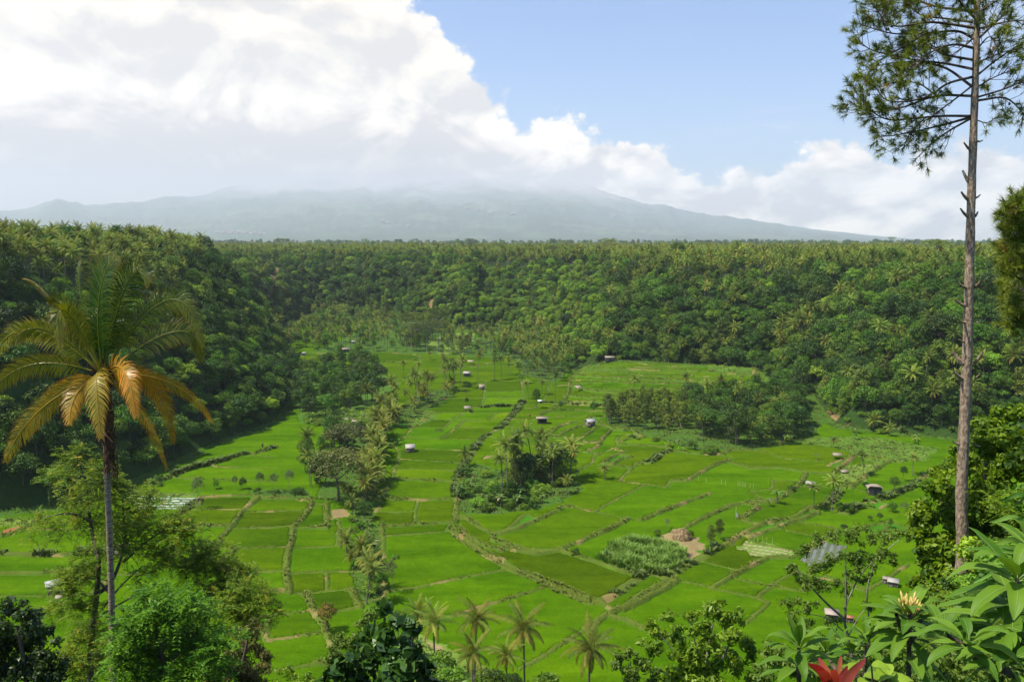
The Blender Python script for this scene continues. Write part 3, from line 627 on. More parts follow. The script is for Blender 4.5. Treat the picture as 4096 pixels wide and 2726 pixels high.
M['banana'] = leaf_mat('banana_leaves', (0.060, 0.130, 0.018), (0.170, 0.260, 0.060), old=(0.30, 0.22, 0.09), trans=0.3, rough=0.4, spec=0.2)
M['grass'] = leaf_mat('bank_grass', (0.060, 0.105, 0.008), (0.150, 0.190, 0.024), trans=0.12)
M['flame'] = leaf_mat('reddish_leaves', (0.16, 0.11, 0.02), (0.36, 0.22, 0.04), trans=0.2)
def limb(mb, a, b, r0, r1, rng, n=5, sides=6, bend=0.12):
    a = np.asarray(a, float); b = np.asarray(b, float); L = np.linalg.norm(b - a); p = [a]
    for t in (0.35, 0.7): p.append(a + (b - a) * t + rng.normal(0, bend * L * 0.5, 3))
    p.append(b); mb.add(*tube(bez(p, n), np.linspace(r0, r1, n), sides)); return p
def make_broadleaf(seed, Ht, R0, shape, nsub, nl, size, asp=0.6, trunk=0.28):
    """trunk MB, crown MB with the foot of the trunk at the origin"""
    g = np.random.default_rng(seed); tr = MB(); cr = MB()
    base = Ht * {'round': 0.30, 'tall': 0.25, 'flat': 0.62, 'oval': 0.12, 'bush': 0.0, 'lace': 0.35, 'cone': 0.12}[shape]; top = Ht
    fork = np.array([g.normal(0, .3), g.normal(0, .3), base + (top - base) * 0.15])
    limb(tr, (0, 0, -1.5), fork, trunk, trunk * .7, g, 6, 7, 0.04)
    subs = []
    for k in range(nsub):
        u = (k + 0.5) / nsub; a = k * 2.4 + g.uniform(-.4, .4)
        if shape == 'flat': z = base + (top - base) * g.uniform(0.45, 0.95); rr = R0 * math.sqrt(u); rs = (R0 * .38, R0 * .38, (top - base) * .13)
        elif shape == 'cone': z = base + (top - base) * u * 0.93; rr = R0 * (1 - u) * .7; rs = np.array([1, 1, .8]) * (R0 * (1.0 - u) * .55 + .5)
        elif shape == 'tall' or shape == 'oval':
            z = base + (top - base) * (0.12 + 0.8 * u); rr = R0 * .62 * math.sin(math.pi * min(0.97, 0.2 + 0.75 * u)) * g.uniform(.6, 1); rs = np.array([1, 1, .85]) * R0 * g.uniform(.34, .48)
        else:
            c = 1 - 1.35 * u; z = (base + top) / 2 + (top - base) / 2 * .66 * c; rr = R0 * .66 * math.sqrt(max(0.05, 1 - c * c * .9)); rs = np.array([1, 1, .78]) * R0 * g.uniform(.34, .5)
        c = np.array([rr * math.cos(a), rr * math.sin(a), z]); subs.append(c)
        lvb = g.uniform(0.25, 0.75)
        blob(cr, c, rs, nl // nsub, size, g, asp, up=0.8, lvb=lvb, lvs=0.3)
        if shape != 'bush' and k % 2 == 0: limb(tr, fork if k % 4 else fork + (0, 0, (top - base) * .12), c - (0, 0, rs[2] * .4), trunk * .5, trunk * .12, g, 4, 4, .1)
    return tr, cr
def frond(mb, c, az, L, pitch, droop, rng, npair=11, wmax=0.9, tw=0.0, age=0.0, lv0=0.5, lw=0.16, rachis=0.035, ri=0, segs=7, drp=0.9):
    """coconut frond: arched rachis with a row of narrow leaflets on each side"""
    d = np.array([math.cos(az), math.sin(az), 0.0]); s = np.linspace(0, 1, segs)
    ang = pitch - droop * s ** 1.3; st = L / (segs - 1)
    p = [np.array(c, float)]
    for k in range(1, segs): a = (ang[k - 1] + ang[k]) / 2; p.append(p[-1] + (d * math.cos(a) + np.array([0, 0, math.sin(a)])) * st)
    return frond_path(mb, np.array(p), rng, npair, wmax, tw, age, lv0, lw, rachis, ri, drp)
def frond_path(mb, p, rng, npair, wmax, tw, age, lv0, lw, rachis, ri=0, drp=0.9, tips=False, plane=None, fwd=0.30):
    n = len(p); mb.add(*tube(p, np.linspace(rachis, rachis * .25, n), 3), lv=min(1, lv0 + .3), mi=ri, ag=age)
    T = unit(np.gradient(p, axis=0)); t = np.linspace(0.14, 0.99, npair); x = t * (n - 1); i = np.minimum(x.astype(int), n - 2); f = (x - i)[:, None]
    q = p[i] * (1 - f) + p[i + 1] * f; tt = unit(T[i] * (1 - f) + T[i + 1] * f)
    up = np.array([0, 0, 1.0]); side = unit(np.cross(tt, up) + 1e-6); nn = unit(np.cross(side, tt))
    if plane is not None: side = unit(np.cross(tt, plane)); nn = unit(np.cross(side, tt))
    side2 = side * math.cos(tw) + nn * math.sin(tw); side = side2
    W = wmax * np.sin(np.pi * np.clip(0.12 + t * 0.86, 0, 1)) ** 0.6
    for sg in (-1, 1):
        dr = unit(side * sg + tt * (fwd + 0.75 * t[:, None] ** 1.5) + np.array([0, 0, -0.25 * drp]) + rng.normal(0, .07, (npair, 3)))
        l = (W * rng.uniform(.88, 1.08, npair))[:, None]
        mid = q + dr * l * .55; tip = q + unit(dr + np.array([0, 0, -0.55 * drp])) * l + rng.normal(0, .02, (npair, 3))
        w = tt * lw * .5
        v = np.stack([q - w * .6, q + w * .6, mid + w, tip, mid - w], 1).reshape(-1, 3)
        k = np.arange(npair) * 5
        fa = np.stack([k, k + 1, k + 2, k + 4], 1); fb = np.stack([k + 4, k + 2, k + 3], 1)
        lvv = np.clip(lv0 + rng.uniform(-.25, .25, npair), 0, 1)
        ag5 = np.repeat(np.clip(age * rng.uniform(.5, 1.4, npair), 0, 1), 5)
        if tips: ag5 = np.clip(ag5 + np.tile([0, 0, .0, .18 + .4 * age, .0], npair) + np.repeat(t ** 6 * .15, 5), 0, 1)
        mb.add(v, fa, np.repeat(lvv, 5), ri, ag5); mb.v.append(np.zeros((0, 3), np.float32)); 
        mb.f.append((fb + mb.n - len(v)).ravel()); mb.sz.append(np.full(len(fb), 3)); mb.mi.append(np.full(len(fb), ri)); mb.lv.append(np.zeros(0, np.float32)); mb.ag.append(np.zeros(0, np.float32))
def make_palm(seed, Ht, L=3.7, nf=24, npair=12, lean=0.08, yellow=0.12, lw=0.2, young=False, wind=0.0):
    g = np.random.default_rng(seed); tr = MB(); cr = MB()
    a = g.uniform(0, 6.28); lx, ly = math.cos(a) * lean * Ht, math.sin(a) * lean * Ht
    z = np.linspace(0, 1, 9); pts = np.stack([lx * z ** 2, ly * z ** 2, Ht * z - 1.2 * (1 - z)], 1)
    r = 0.13 + 0.16 * np.exp(-z * 9) + 0.05 * (z > .9); tr.add(*tube(pts, r, 7)); c = pts[-1]
    for k in range(nf):
        u = (k / (nf - 1)) ** .85; az = k * 2.399 + g.uniform(-.2, .2); pitch = R(86 - 112 * u + g.uniform(-10, 10)); ll = L * g.uniform(.8, 1.12) * (0.85 + 0.3 * math.sin(math.pi * min(1, u + .25)))
        age = float(np.clip((u - .72) * 2.2, 0, .8)) * (g.uniform() < yellow * 3) + (0.25 if g.uniform() < yellow else 0) + 0.06
        frond(cr, c + np.array([0, 0, .1]), az, ll, pitch, R(48 + 34 * u + g.uniform(-8, 14)), g, npair, 0.68 * L / 3.7, 0, age, g.uniform(.25, .8), lw, .05, 0, 6)
    for k in range(6): cr_c = c + np.array([math.cos(k) * .25, math.sin(k) * .25, -.3]); blob(cr, cr_c, .13, 8, .16, g, .9, ag=.8, lvb=.2)
    return tr, cr
def make_banana(seed, Ht=2.4, n=8):
    g = np.random.default_rng(seed); tr = MB(); cr = MB()
    tr.add(*tube([(0, 0, -.4), (0.05, 0, Ht * .5), (.02, .04, Ht)], [.16, .13, .08], 6))
    for k in range(n):
        az = k * 2.4 + g.uniform(-.3, .3); u = k / n; L = g.uniform(1.7, 2.4); pitch = R(78 - 55 * u); droop = R(90); sg = 7
        d = np.array([math.cos(az), math.sin(az), 0]); s = np.linspace(0, 1, sg); p = [np.array([0, 0, Ht])]
        for i in range(1, sg): a = pitch - droop * s[i] ** 1.4; p.append(p[-1] + (d * math.cos(a) + np.array([0, 0, math.sin(a)])) * L / (sg - 1))
        p = np.array(p); sd = np.array([-d[1], d[0], 0]); w = .34 * np.sin(np.pi * np.clip(s * .9 + .08, 0, 1)) ** .6 * (s > .1)
        v = np.concatenate([p - sd * w[:, None] - (0, 0, .06), p, p + sd * w[:, None] - (0, 0, .06)]); q = []
        for i in range(sg - 1): q += [(i, i + 1, sg + i + 1, sg + i), (sg + i, sg + i + 1, 2 * sg + i + 1, 2 * sg + i)]
        cr.add(v, np.array(q), g.uniform(.2, .9), 0, 0.9 if (k == n - 1 and g.uniform() < .6) else 0.0)
    return tr, cr
KIT = {}     # name -> list of (trunk mesh, crown mesh, joined mesh)
def kit(name, variants, bark_m, leaf_m, lw=None):
    out = []
    for tr, cr in variants:
        j = MB()
        for src, mi in ((tr, 0), (cr, 1)):
            for v, n in ((src, 0),): pass
            j.v += src.v; j.f += [f + j.n for f in src.f]; j.sz += src.sz; j.mi += [np.full(len(z_), mi) for z_ in src.sz]; j.lv += src.lv; j.ag += src.ag; j.n += src.n
        out.append((tr.mesh(name + '_trunk', M[bark_m]), cr.mesh(name + '_crown', M[leaf_m]), j.mesh(name, [M[bark_m], M[leaf_m]])))
    KIT[name] = out
kit('dark', [make_broadleaf(11 + k, 13 + k, 5.2, 'round', 13, 2100, 0.62) for k in range(3)], 'bark', 'dark')
kit('mid', [make_broadleaf(21 + k, 12 + 2 * k, 4.8, 'round' if k < 2 else 'tall', 12, 2000, 0.60) for k in range(3)], 'bark', 'mid')
kit('bright', [make_broadleaf(31 + k, 9 + 2 * k, 4.2, 'round', 11, 1700, 0.62) for k in range(3)], 'bark', 'bright')
kit('olive', [make_broadleaf(41 + k, 14 + k, 4.4, 'tall', 12, 1700, 0.58) for k in range(2)], 'palebark', 'olive')
kit('flat', [make_broadleaf(51 + k, 19 + k * 2, 7.5, 'flat', 16, 2200, 0.55, .5, .3) for k in range(2)], 'palebark', 'olive')
kit('clove', [make_broadleaf(61 + k, 9.5 + k, 2.9, 'oval', 13, 1600, 0.45) for k in range(3)], 'palebark', 'clove')
kit('bush', [make_broadleaf(71 + k, 3.0 + .6 * k, 2.4, 'bush', 8, 850, 0.42) for k in range(3)], 'bark', 'mid')
kit('lightbush', [make_broadleaf(76 + k, 2.6 + .6 * k, 2.2, 'bush', 8, 800, 0.42) for k in range(2)], 'bark', 'bright')
kit('pale', [make_broadleaf(81 + k, 6.5 + k, 2.6, 'lace', 9, 700, 0.42, .4, .12) for k in range(2)], 'palebark', 'pale')
kit('brown', [make_broadleaf(86 + k, 12 + k, 5.4, 'round', 14, 2600, 0.50, .55) for k in range(2)], 'bark', 'brown')
kit('flame', [make_broadleaf(91, 6, 2.7, 'round', 10, 1300, 0.36)], 'bark', 'flame')
kit('palm', [make_palm(101 + k, 13.0 + 1.5 * (k % 3), 4.0, 24, 13, 0.05 + .03 * (k % 3), lw=.27) for k in range(4)], 'palmbark', 'palm')
kit('lowpalm', [make_palm(111 + k, 5.0 + k, 4.0, 22, 13, .06, lw=.27, yellow=.3) for k in range(3)], 'palmbark', 'palm')
kit('banana', [make_banana(121 + k, 2.2 + .4 * k) for k in range(3)], 'bark', 'banana')
HTS = {'dark': 13, 'mid': 13, 'bright': 10, 'olive': 14, 'flat': 19, 'clove': 10, 'bush': 3.4, 'lightbush': 3, 'pale': 7, 'brown': 12.5, 'flame': 6, 'palm': 16, 'lowpalm': 8, 'banana': 4}
NAMES = {'dark': 'broadleaf_tree', 'mid': 'broadleaf_tree', 'bright': 'broadleaf_tree', 'olive': 'broadleaf_tree', 'flat': 'umbrella_tree', 'clove': 'clove_tree', 'bush': 'shrub', 'lightbush': 'shrub',
         'pale': 'small_tree', 'brown': 'broadleaf_tree', 'flame': 'small_tree', 'palm': 'coconut_palm', 'lowpalm': 'coconut_palm', 'banana': 'banana_plant'}
CATS = {'shrub': 'shrub', 'coconut_palm': 'palm', 'banana_plant': 'banana plant'}
def plant(kind, var, x, y, z, sc, rz, label, group=None, tilt=(0, 0), sz=None):
    nm = NAMES[kind]; o = empty(nm, (x, y, z), rz, sc); o.rotation_euler = (tilt[0], tilt[1], rz)
    if sz: o.scale = (sc, sc, sz)
    tag(o, label, CATS.get(nm, 'tree'), group)
    tm, cm, _ = KIT[kind][var % len(KIT[kind])]
    link(bpy.data.objects.new('trunk' if kind not in ('bush', 'lightbush', 'banana') else 'stem', tm), o)
    link(bpy.data.objects.new('crown' if kind != 'banana' else 'leaves', cm), o); return o
# ------------------------------------------------------------------ where the wild trees stand
def HF(x, y):
    x = np.asarray(x, float); y = np.asarray(y, float)
    f = (x < RX0 + 5) | (x > RX1 - 5) | (y > RY1 - 5)
    return np.where(f, 47 + 9 * (fbm(x / 300, y / 300, 61) - 0.5) + 5 * (fbm(x / 40, y / 40, 62) - .5), H(x, y))
def projv(x, y, z):
    z = z - CAMZ; cp, sp_ = math.cos(PITCH), math.sin(PITCH); f = y * cp - z * sp_
    return 2048 + x / f * FPX, 1363 - (y * sp_ + z * cp) / f * FPX
def visible(x, y, ztop, slack=6.0):
    ok = np.ones(len(x), bool)
    for t in np.concatenate([np.linspace(.25, .9, 20), np.linspace(.91, .985, 10)]): ok &= (CAMZ + (ztop + slack - CAMZ) * t) > HF(x * t, y * t)
    return ok
g_ = np.random.default_rng(77)
cand = []
def jgrid(pitch, y0, y1, xlim=0.72):
    xs, ys = np.meshgrid(np.arange(-y1 * xlim, y1 * xlim, pitch), np.arange(y0, y1, pitch)); x = xs.ravel() + g_.uniform(-.5, .5, xs.size) * pitch; y = ys.ravel() + g_.uniform(-.5, .5, xs.size) * pitch
    m = (np.abs(x) < y * xlim + 12) & (y > y0) & (y < y1); return x[m], y[m]
for pitch, y0, y1 in ((5.0, 106, 420), (6.0, 420, 760), (8.5, 760, 1300), (14, 1300, 2300), (34, 2300, 4400)):
    x, y = jgrid(pitch, y0, y1)
    d = np.where((np.abs(x) > RX1 - 6) | (y > RY1 - 6), 400, Dd(x, y)); m = d > 1.5; x, y, d = x[m], y[m], d[m]
    for w in BARE: m = ~inside(x, y, w); x, y, d = x[m], y[m], d[m]
    cand.append(np.stack([x, y, d], 1))
def steep(pitch, y0, y1):
    x, y = jgrid(pitch, y0, y1); d = np.where(np.abs(x) > RX1 - 6, 400, Dd(x, y)); gx_ = (H(x + 3, y) - H(x - 3, y)) / 6; gy_ = (H(x, y + 3) - H(x, y - 3)) / 6
    m = (d > 1.5) & (d < 60) & (np.hypot(gx_, gy_) > .75); x, y, d = x[m], y[m], d[m]
    for w in BARE: m = ~inside(x, y, w); x, y, d = x[m], y[m], d[m]
    cand.append(np.stack([x, y, d], 1)); return len(x)
nst = steep(3.6, 300, 1000)
cand = np.concatenate(cand); cx, cyy, cdd = cand.T
cz = HF(cx, cyy); n = len(cx); px_, py_ = projv(cx, cyy, cz + 8)
r1 = g_.uniform(0, 1, n); clus = fbm(cx / 38, cyy / 38, 91, 3); kinds = np.empty(n, dtype='U10')
plateau = cdd > np.where((cx < -60) & (cyy < 480), 45, 88)
MIXES = {'slope': (('dark', .24), ('mid', .38), ('bright', .18), ('olive', .12), ('palm', .10), ('flat', .02), ('bush', .03)),
         'fresh': (('bright', .72), ('mid', .14), ('dark', .03), ('palm', .03), ('olive', .06), ('bush', .03)),
         'right': (('dark', .26), ('mid', .36), ('bright', .12), ('olive', .06), ('palm', .20), ('bush', .04), ('banana', .04)),
         'top': (('palm', .85), ('mid', .12), ('dark', .12), ('olive', .11), ('flat', .03)),
         'lefttop': (('palm', .85), ('mid', .15), ('bright', .08), ('dark', .05)),
         'leftslope': (('dark', .32), ('mid', .38), ('bright', .24), ('olive', .08)),
         'foot': (('bush', .25), ('lightbush', .25), ('banana', .2), ('mid', .15), ('bright', .1), ('palm', .05))}
def pick(mask, mix):
    c = np.cumsum([p for _, p in mix]); q = np.clip(r1[mask] * .75 + np.clip((clus[mask] - .25) / .5, 0, 1) * .25, 0, .9999) * c[-1]
    kinds[mask] = np.array([k for k, _ in mix])[np.searchsorted(c, q, side='right').clip(0, len(mix) - 1)]
lft = (cx < -60) & (cyy < 480)
r1s = r1.copy(); g_.shuffle(r1s)
fresh = (~plateau) & (px_ > 1700) & (px_ < 2420) & (py_ > 1040) & (py_ < 1420)
rgt = (~plateau) & (px_ >= 2420) & ~lft
pick(~plateau, MIXES['slope']); pick(fresh, MIXES['fresh']); pick(rgt, MIXES['right']); pick(plateau, MIXES['top']); pick(plateau & lft, MIXES['lefttop']); pick(~plateau & lft, MIXES['leftslope'])
pick((cdd < 7) & (r1s < .7) & ~lft, MIXES['foot'])
scl = (.6 + .75 * g_.uniform(0, 1, n) ** 1.6) * np.where(cyy > 1300, 1.25, 1.0) * np.where(cyy > 2300, 1.6, 1.0)
scl = np.where(fresh, scl * .85, scl); scl[-nst:] *= .72; scl = np.where((kinds == 'palm'), np.where(lft, np.clip(scl, .75, 1.05), np.clip(.68 + .6 * r1s, .7, 1.3)), scl); scl = np.where(plateau & (kinds != 'palm'), scl * .85, scl)
scl = np.where(lft & ~plateau, scl * .85, scl)
sink = np.where((~plateau) & (kinds != 'palm') & (kinds != 'bush') & (kinds != 'lightbush') & (kinds != 'banana'), .2, np.where(kinds == 'palm', 0.12, 0.0)) * np.array([HTS[k] for k in kinds]) * scl; cz = cz - sink
top = cz + np.array([HTS[k] for k in kinds]) * scl
keep = visible(cx, cyy, top) & (px_ > -350) & (px_ < 4450) & (top > 0)
SC = dict(x=cx[keep], y=cyy[keep], z=cz[keep], k=kinds[keep], s=scl[keep], d=cdd[keep], zone=np.where(lft, 0, np.where(plateau, 1, np.where(fresh, 2, np.where(rgt, 3, 4))))[keep])
print('wild trees', keep.sum())
# ------------------------------------------------------------------ vegetation on the valley floor
FL = []   # kind, x, y, z, scale, zone
def sprinkle(poly, n, mix, s=(.7, 1.1), zone=5, mind=0.0):
    w = []
    for p in poly:
        q = G(*p); w.append(q[:2] if q else P0(*p))
    xs = [a[0] for a in w]; ys = [a[1] for a in w]; c = 0; tries = 0; got = []
    while c < n and tries < n * 60:
        tries += 1; x = g_.uniform(min(xs), max(xs)); y = g_.uniform(min(ys), max(ys))
        if not bool(inside(np.array([x]), np.array([y]), w)[0]): continue
        if mind and any((x - a) ** 2 + (y - b) ** 2 < mind * mind for a, b in got): continue
        got.append((x, y)); u = g_.uniform() * sum(p for _, p in mix); k = mix[-1][0]
        for kk, p in mix:
            if u < p: k = kk; break
            u -= p
        FL.append((k, x, y, float(H(x, y)), g_.uniform(*s), zone)); c += 1
def along(reg, txt, step, mix, off=1.5, s=(.7, 1.1), zone=6):
    w = [G(*p)[:2] for p in PZ(reg, txt)]
    for a, b in zip(w[:-1], w[1:]):
        L = math.dist(a, b); m = max(1, int(L / step + g_.uniform()))
        for i in range(m):
            t = (i + g_.uniform()) / m; x = a[0] + (b[0] - a[0]) * t + g_.normal(0, off); y = a[1] + (b[1] - a[1]) * t + g_.normal(0, off)
            u = g_.uniform() * sum(p for _, p in mix); k = mix[-1][0]
            for kk, p in mix:
                if u < p: k = kk; break
                u -= p
            FL.append((k, x, y, float(H(x, y)), g_.uniform(*s), zone))
# grove on its knoll, stream corridor, gully wood, hamlet wood
sprinkle([(1835, 2000), (1860, 1900), (2080, 1900), (2200, 1905), (2290, 1940), (2150, 2030), (1990, 2050), (1880, 2050)], 60, (('bush', .6), ('lightbush', .25), ('banana', .15)), (.6, 1.1), 5)
sprinkle([(2040, 1880), (2200, 1870), (2320, 1920), (2280, 1980), (2120, 2000), (2040, 1950)], 40, (('bush', .25), ('dark', .08), ('lowpalm', .4), ('palm', .4)), (.6, .85), 5)
along('6', '880,800 920,700 950,560 985,470 1000,350 1030,250 1120,160', 2.6, (('lowpalm', 1),), 1.8, (.8, 1.2), 6)
along('6', '720,790 830,850 880,960 930,1040 960,1090', 3.0, (('lowpalm', .45), ('bush', .4), ('banana', .15)), 2.2, (.5, .8), 6)
along('6', '560,420 560,560 600,700', 3.2, (('dark', .3), ('bush', .5), ('mid', .3)), 2.5, (.4, .65), 6)
along('6', '960,1130 985,1250 960,1400', 4, (('bush', .6), ('lightbush', .4)), 2, (.35, .6), 6)
along('6', '1120,150 1300,60 1450,10', 5, (('lowpalm', .6), ('palm', .4)), 2.5, (.6, .9), 6)
along('2', '960,1540 1080,1440 1300,1400 1450,1350 1600,1300 1680,1240', 3.0, (('palm', .45), ('lowpalm', .35), ('bush', .2)), 4, (.7, 1.0), 6)
along('2', '1700,1240 1860,1210 2000,1190 2156,1180', 6, (('palm', .5), ('lowpalm', .3), ('bush', .2)), 4, (.7, 1.0), 6)
along('6', '830,900 880,1020 950,1100 970,1250', 7, (('bush', 1), ('lightbush', 1)), 2, (.3, .6), 6)
along('6', '820,1200 870,1330 900,1450 920,1520', 2.4, (('lowpalm', .8), ('bush', .3)), 2, (.65, .95), 6)
along('6', '820,800 870,900', 3, (('bush', 1),), 1.5, (.6, 1), 6)
sprinkle(PZ('6', '560,380 700,300 900,300 880,400 700,480 600,640 560,700 520,700'), 26, (('dark', .25), ('bush', .5), ('lightbush', .25)), (.4, .8), 6)
sprinkle(PZ('6', '430,180 650,180 740,100 950,140 980,230 620,250 500,200'), 70, (('lightbush', .8), ('banana', .4)), (.5, .9), 6)
sprinkle(PZ('3', '1400,1400 1900,1380 2080,1300 2400,1400 2400,1600 2200,1740 1900,1740 1560,1700 1450,1560'), 130, (('dark', .35), ('mid', .4), ('palm', .17), ('banana', .08)), (.55, .95), 7, 2.8)
sprinkle(PZ('3', '810,1500 900,1440 1100,1400 1480,1420 1480,1580 1400,1620 1100,1600 850,1560'), 46, (('clove', 1),), (.75, 1.05), 8, 3.6)
along('7', '1040,300 1200,330 1340,370 1560,400 1730,410', 3.5, (('bush', .5), ('lightbush', .3), ('banana', .2)), 2, (.6, 1.1), 7)
along('8', '0,340 300,310 560,290', 3.5, (('banana', .6), ('bush', .3), ('lightbush', .2)), 3, (.7, 1.2), 7)
along('8', '780,270 1000,260 1200,280 1480,330 1600,380', 3.0, (('banana', .5), ('lowpalm', .2), ('lightbush', .3)), 4, (.7, 1.2), 7)
sprinkle(PZ('2', '-60,680 500,680 1100,700 1150,850 1360,1000 1000,990 300,990 0,950'), 300, (('palm', .5), ('mid', .25), ('bush', .15), ('olive', .1)), (.6, .95), 9, 3.5)
sprinkle(PZ('2', '1150,880 1500,860 1560,960 1300,1000 1160,960'), 26, (('dark', .5), ('flat', .3), ('mid', .2)), (.7, 1.0), 9, 4)
sprinkle(PZ('2', '1500,900 2156,900 2156,1010 1850,1030 1500,1010'), 110, (('palm', .55), ('lightbush', .2), ('bush', .2), ('olive', .1)), (.6, .9), 9, 3.5)
sprinkle(PZ('3', '0,900 480,900 560,1030 640,1060 500,1190 420,1240 200,1180 100,1060 0,1010'), 150, (('palm', .7), ('mid', .15), ('bush', .15)), (.6, .95), 9, 3)
sprinkle(PZ('2', '330,1200 500,1190 900,1200 1060,1250 1080,1330 960,1400 740,1490 420,1540 300,1400'), 75, (('dark', .45), ('mid', .5), ('bush', .05)), (.6, .95), 10, 3.0)
sprinkle(PZ('2', '280,1080 480,1100 700,1080 1040,1120 1040,1180 700,1200 350,1180'), 45, (('bush', .5), ('mid', .4), ('lightbush', .2)), (.5, 1.0), 10, 2.5)
along('2', '1040,1085 1350,1060', 4, (('bush', 1),), 1, (.3, .5), 9)
along('5', '1140,660 1200,640 1150,700', 2.5, (('bush', 1), ('banana', .6)), 2, (.4, .8), 10)
along('5', '1000,700 900,760', 3, (('bush', 1), ('banana', .5), ('mid', .3)), 3, (.5, .8), 10)
along('6', '20,720 200,735 330,730 440,720', 3.2, (('bush', 1),), 1, (.4, .7), 6)
along('8', '820,860 900,830 1040,770', 2, (('bush', 1), ('lightbush', .6)), .8, (.35, .6), 11)
along('8', '430,640 330,700 300,740', 3, (('bush', 1),), .8, (.3, .55), 11)
# single plants that can be traced one by one: kind, crown-top px, foot px (region coordinates)
SP = []
def single(reg, kind, top, foot, label, sc_=None, var=None, group=None, bare=False):
    q = G(*Z(reg, [foot])[0]); t = Z(reg, [top])[0]
    zt = CAMZ + (ray(*t)[2] / ray(*t)[1]) * q[1]; hgt = max(1.0, zt - q[2]); v = (len(SP) * 7) % 3 if var is None else var
    base_h = {'dark': (13, 14, 15), 'mid': (12, 14, 16), 'bright': (9, 11, 13), 'olive': (14, 15, 14), 'flat': (19, 21, 19), 'clove': (9.5, 10.5, 11.5), 'bush': (3, 3.6, 4.2), 'lightbush': (2.6, 3.2, 2.6), 'pale': (6.5, 7.5, 6.5),
              'brown': (12, 13, 12), 'flame': (6, 6, 6), 'palm': (15.6, 17.1, 18.6), 'lowpalm': (7.5, 8.5, 9.5), 'banana': (3.6, 4, 4.4)}[kind][v]
    s = hgt / base_h; SP.append((kind, q)); o = plant(kind, v, q[0], q[1], q[2], s if sc_ is None else sc_, g_.uniform(0, 6.28), label, group, sz=None if sc_ is None else s); return o
PG = 'coconut palms of the grove on the knoll'
for i, (t, f, lb) in enumerate((((85, 280), (60, 700), 'curved-trunk coconut palm on the near edge of the grove knoll'), ((190, 250), (165, 680), 'slender pale-trunked coconut palm with swept trunk at the grove edge'),
        ((270, 180), (250, 560), 'tallest coconut palm standing in the middle of the grove'), ((340, 230), (330, 540), 'coconut palm just behind the tallest one of the grove'), ((20, 410), (20, 770), 'lone yellowing coconut palm before the grove knoll'),
        ((430, 330), (415, 620), 'shaggy coconut palm with hanging yellow fronds in the grove'), ((570, 300), (550, 620), 'dark-headed coconut palm at the far end of the grove'), ((400, 420), (400, 660), 'low coconut palm crowded among the grove palms'))):
    single('7', 'palm', t, f, lb, 1.25 if i != 4 else 1.05, i % 3, PG)
single('7', 'lowpalm', (830, 500), (820, 630), 'short young palm on the terrace bank beyond the grove', .75)
single('6', 'lowpalm', (1700, 370), (1690, 520), 'dark bushy young palm on the hedge bank by the central paddies', .7)
for t, f, lb in (((465, 215), (470, 680), 'tall wind-bent coconut palm beside the dark stream trees'), ((485, 400), (485, 690), 'second tall coconut palm at the foot of the dark stream trees'), ((605, 255), (605, 430), 'small coconut palm between two dark trees')):
    single('6', 'palm', t, f, lb, .85)
single('6', 'brown', (700, 370), (690, 790), 'large brownish bushy tree by the stream palms', 1.55); single('6', 'brown', (780, 190), (780, 420), 'broad brown-green tree behind the largest stream tree', 1.6)
single('6', 'mid', (700, 210), (700, 380), 'green tree on the near side of the brown-green tree', .6); single('6', 'dark', (900, 790), (900, 940), 'rounded dark bush tree below the stream palms', .45)
single('6', 'lowpalm', (920, 590), (900, 830), 'big yellow-green palm leaning out of the row over the stream', .95); single('6', 'lowpalm', (870, 1075), (880, 1330), 'yellowing palm at the stream bend', .8)
single('6', 'lowpalm', (930, 1180), (930, 1400), 'shaggy palm in the lower clump by the stream', .85); single('6', 'palm', (910, 1280), (915, 1600), 'palm with orange midribs at the bottom of the stream clump', .85)
single('6', 'pale', (1110, 1240), (1110, 1520), 'slim wispy green tree beside the stream clump of palms', .55); single('b', 'flame', (635, 955), (615, 1180), 'small tree with orange-brown new leaves beside a field path', .75)
single('6', 'flat', (1480, 225), (1485, 310), 'little flat-topped tree on a paddy bank', .22); single('6', 'pale', (90, 560), (80, 720), 'pruned pale shrub tree on the left end of the hedge bank', .55)
single('6', 'pale', (200, 570), (190, 730), 'leafy pruned tree in the middle of the hedge bank', .6); single('6', 'pale', (305, 540), (310, 720), 'tallest pruned tree on the hedge bank', .6)
single('5', 'pale', (1560, 590), (1560, 860), 'ragged silvery small palm-like tree at the corner of the striped seed bed', .7); single('5', 'bush', (1900, 600), (1905, 700), 'small round-headed tree on a bank', .5)
single('5', 'pale', (1850, 590), (1845, 710), 'thin leaning sapling beside the round-headed tree', .4); single('5', 'lightbush', (1690, 620), (1690, 700), 'pale green shrub left of the round-headed tree', .5)
single('7', 'pale', (1330, 920), (1310, 1040), 'small broad-leaved tree above the straw patch', .3); single('7', 'olive', (1740, 930), (1720, 1100), 'taller olive tree beside the cut field', .36); single('7', 'olive', (1640, 980), (1650, 1170), 'lower olive tree beside the cut field', .36)
single('7', 'banana', (835, 1165), (840, 1250), 'banana plant at the corner of the tall grass plot'); single('7', 'bush', (590, 1155), (595, 1225), 'grey-green small shrub standing in a paddy', .4)
single('7', 'bush', (1500, 1020), (1495, 1080), 'shrub beside the haystack', .35); single('7', 'bush', (1230, 1010), (1230, 1070), 'shrub above the tall grass plot', .45)
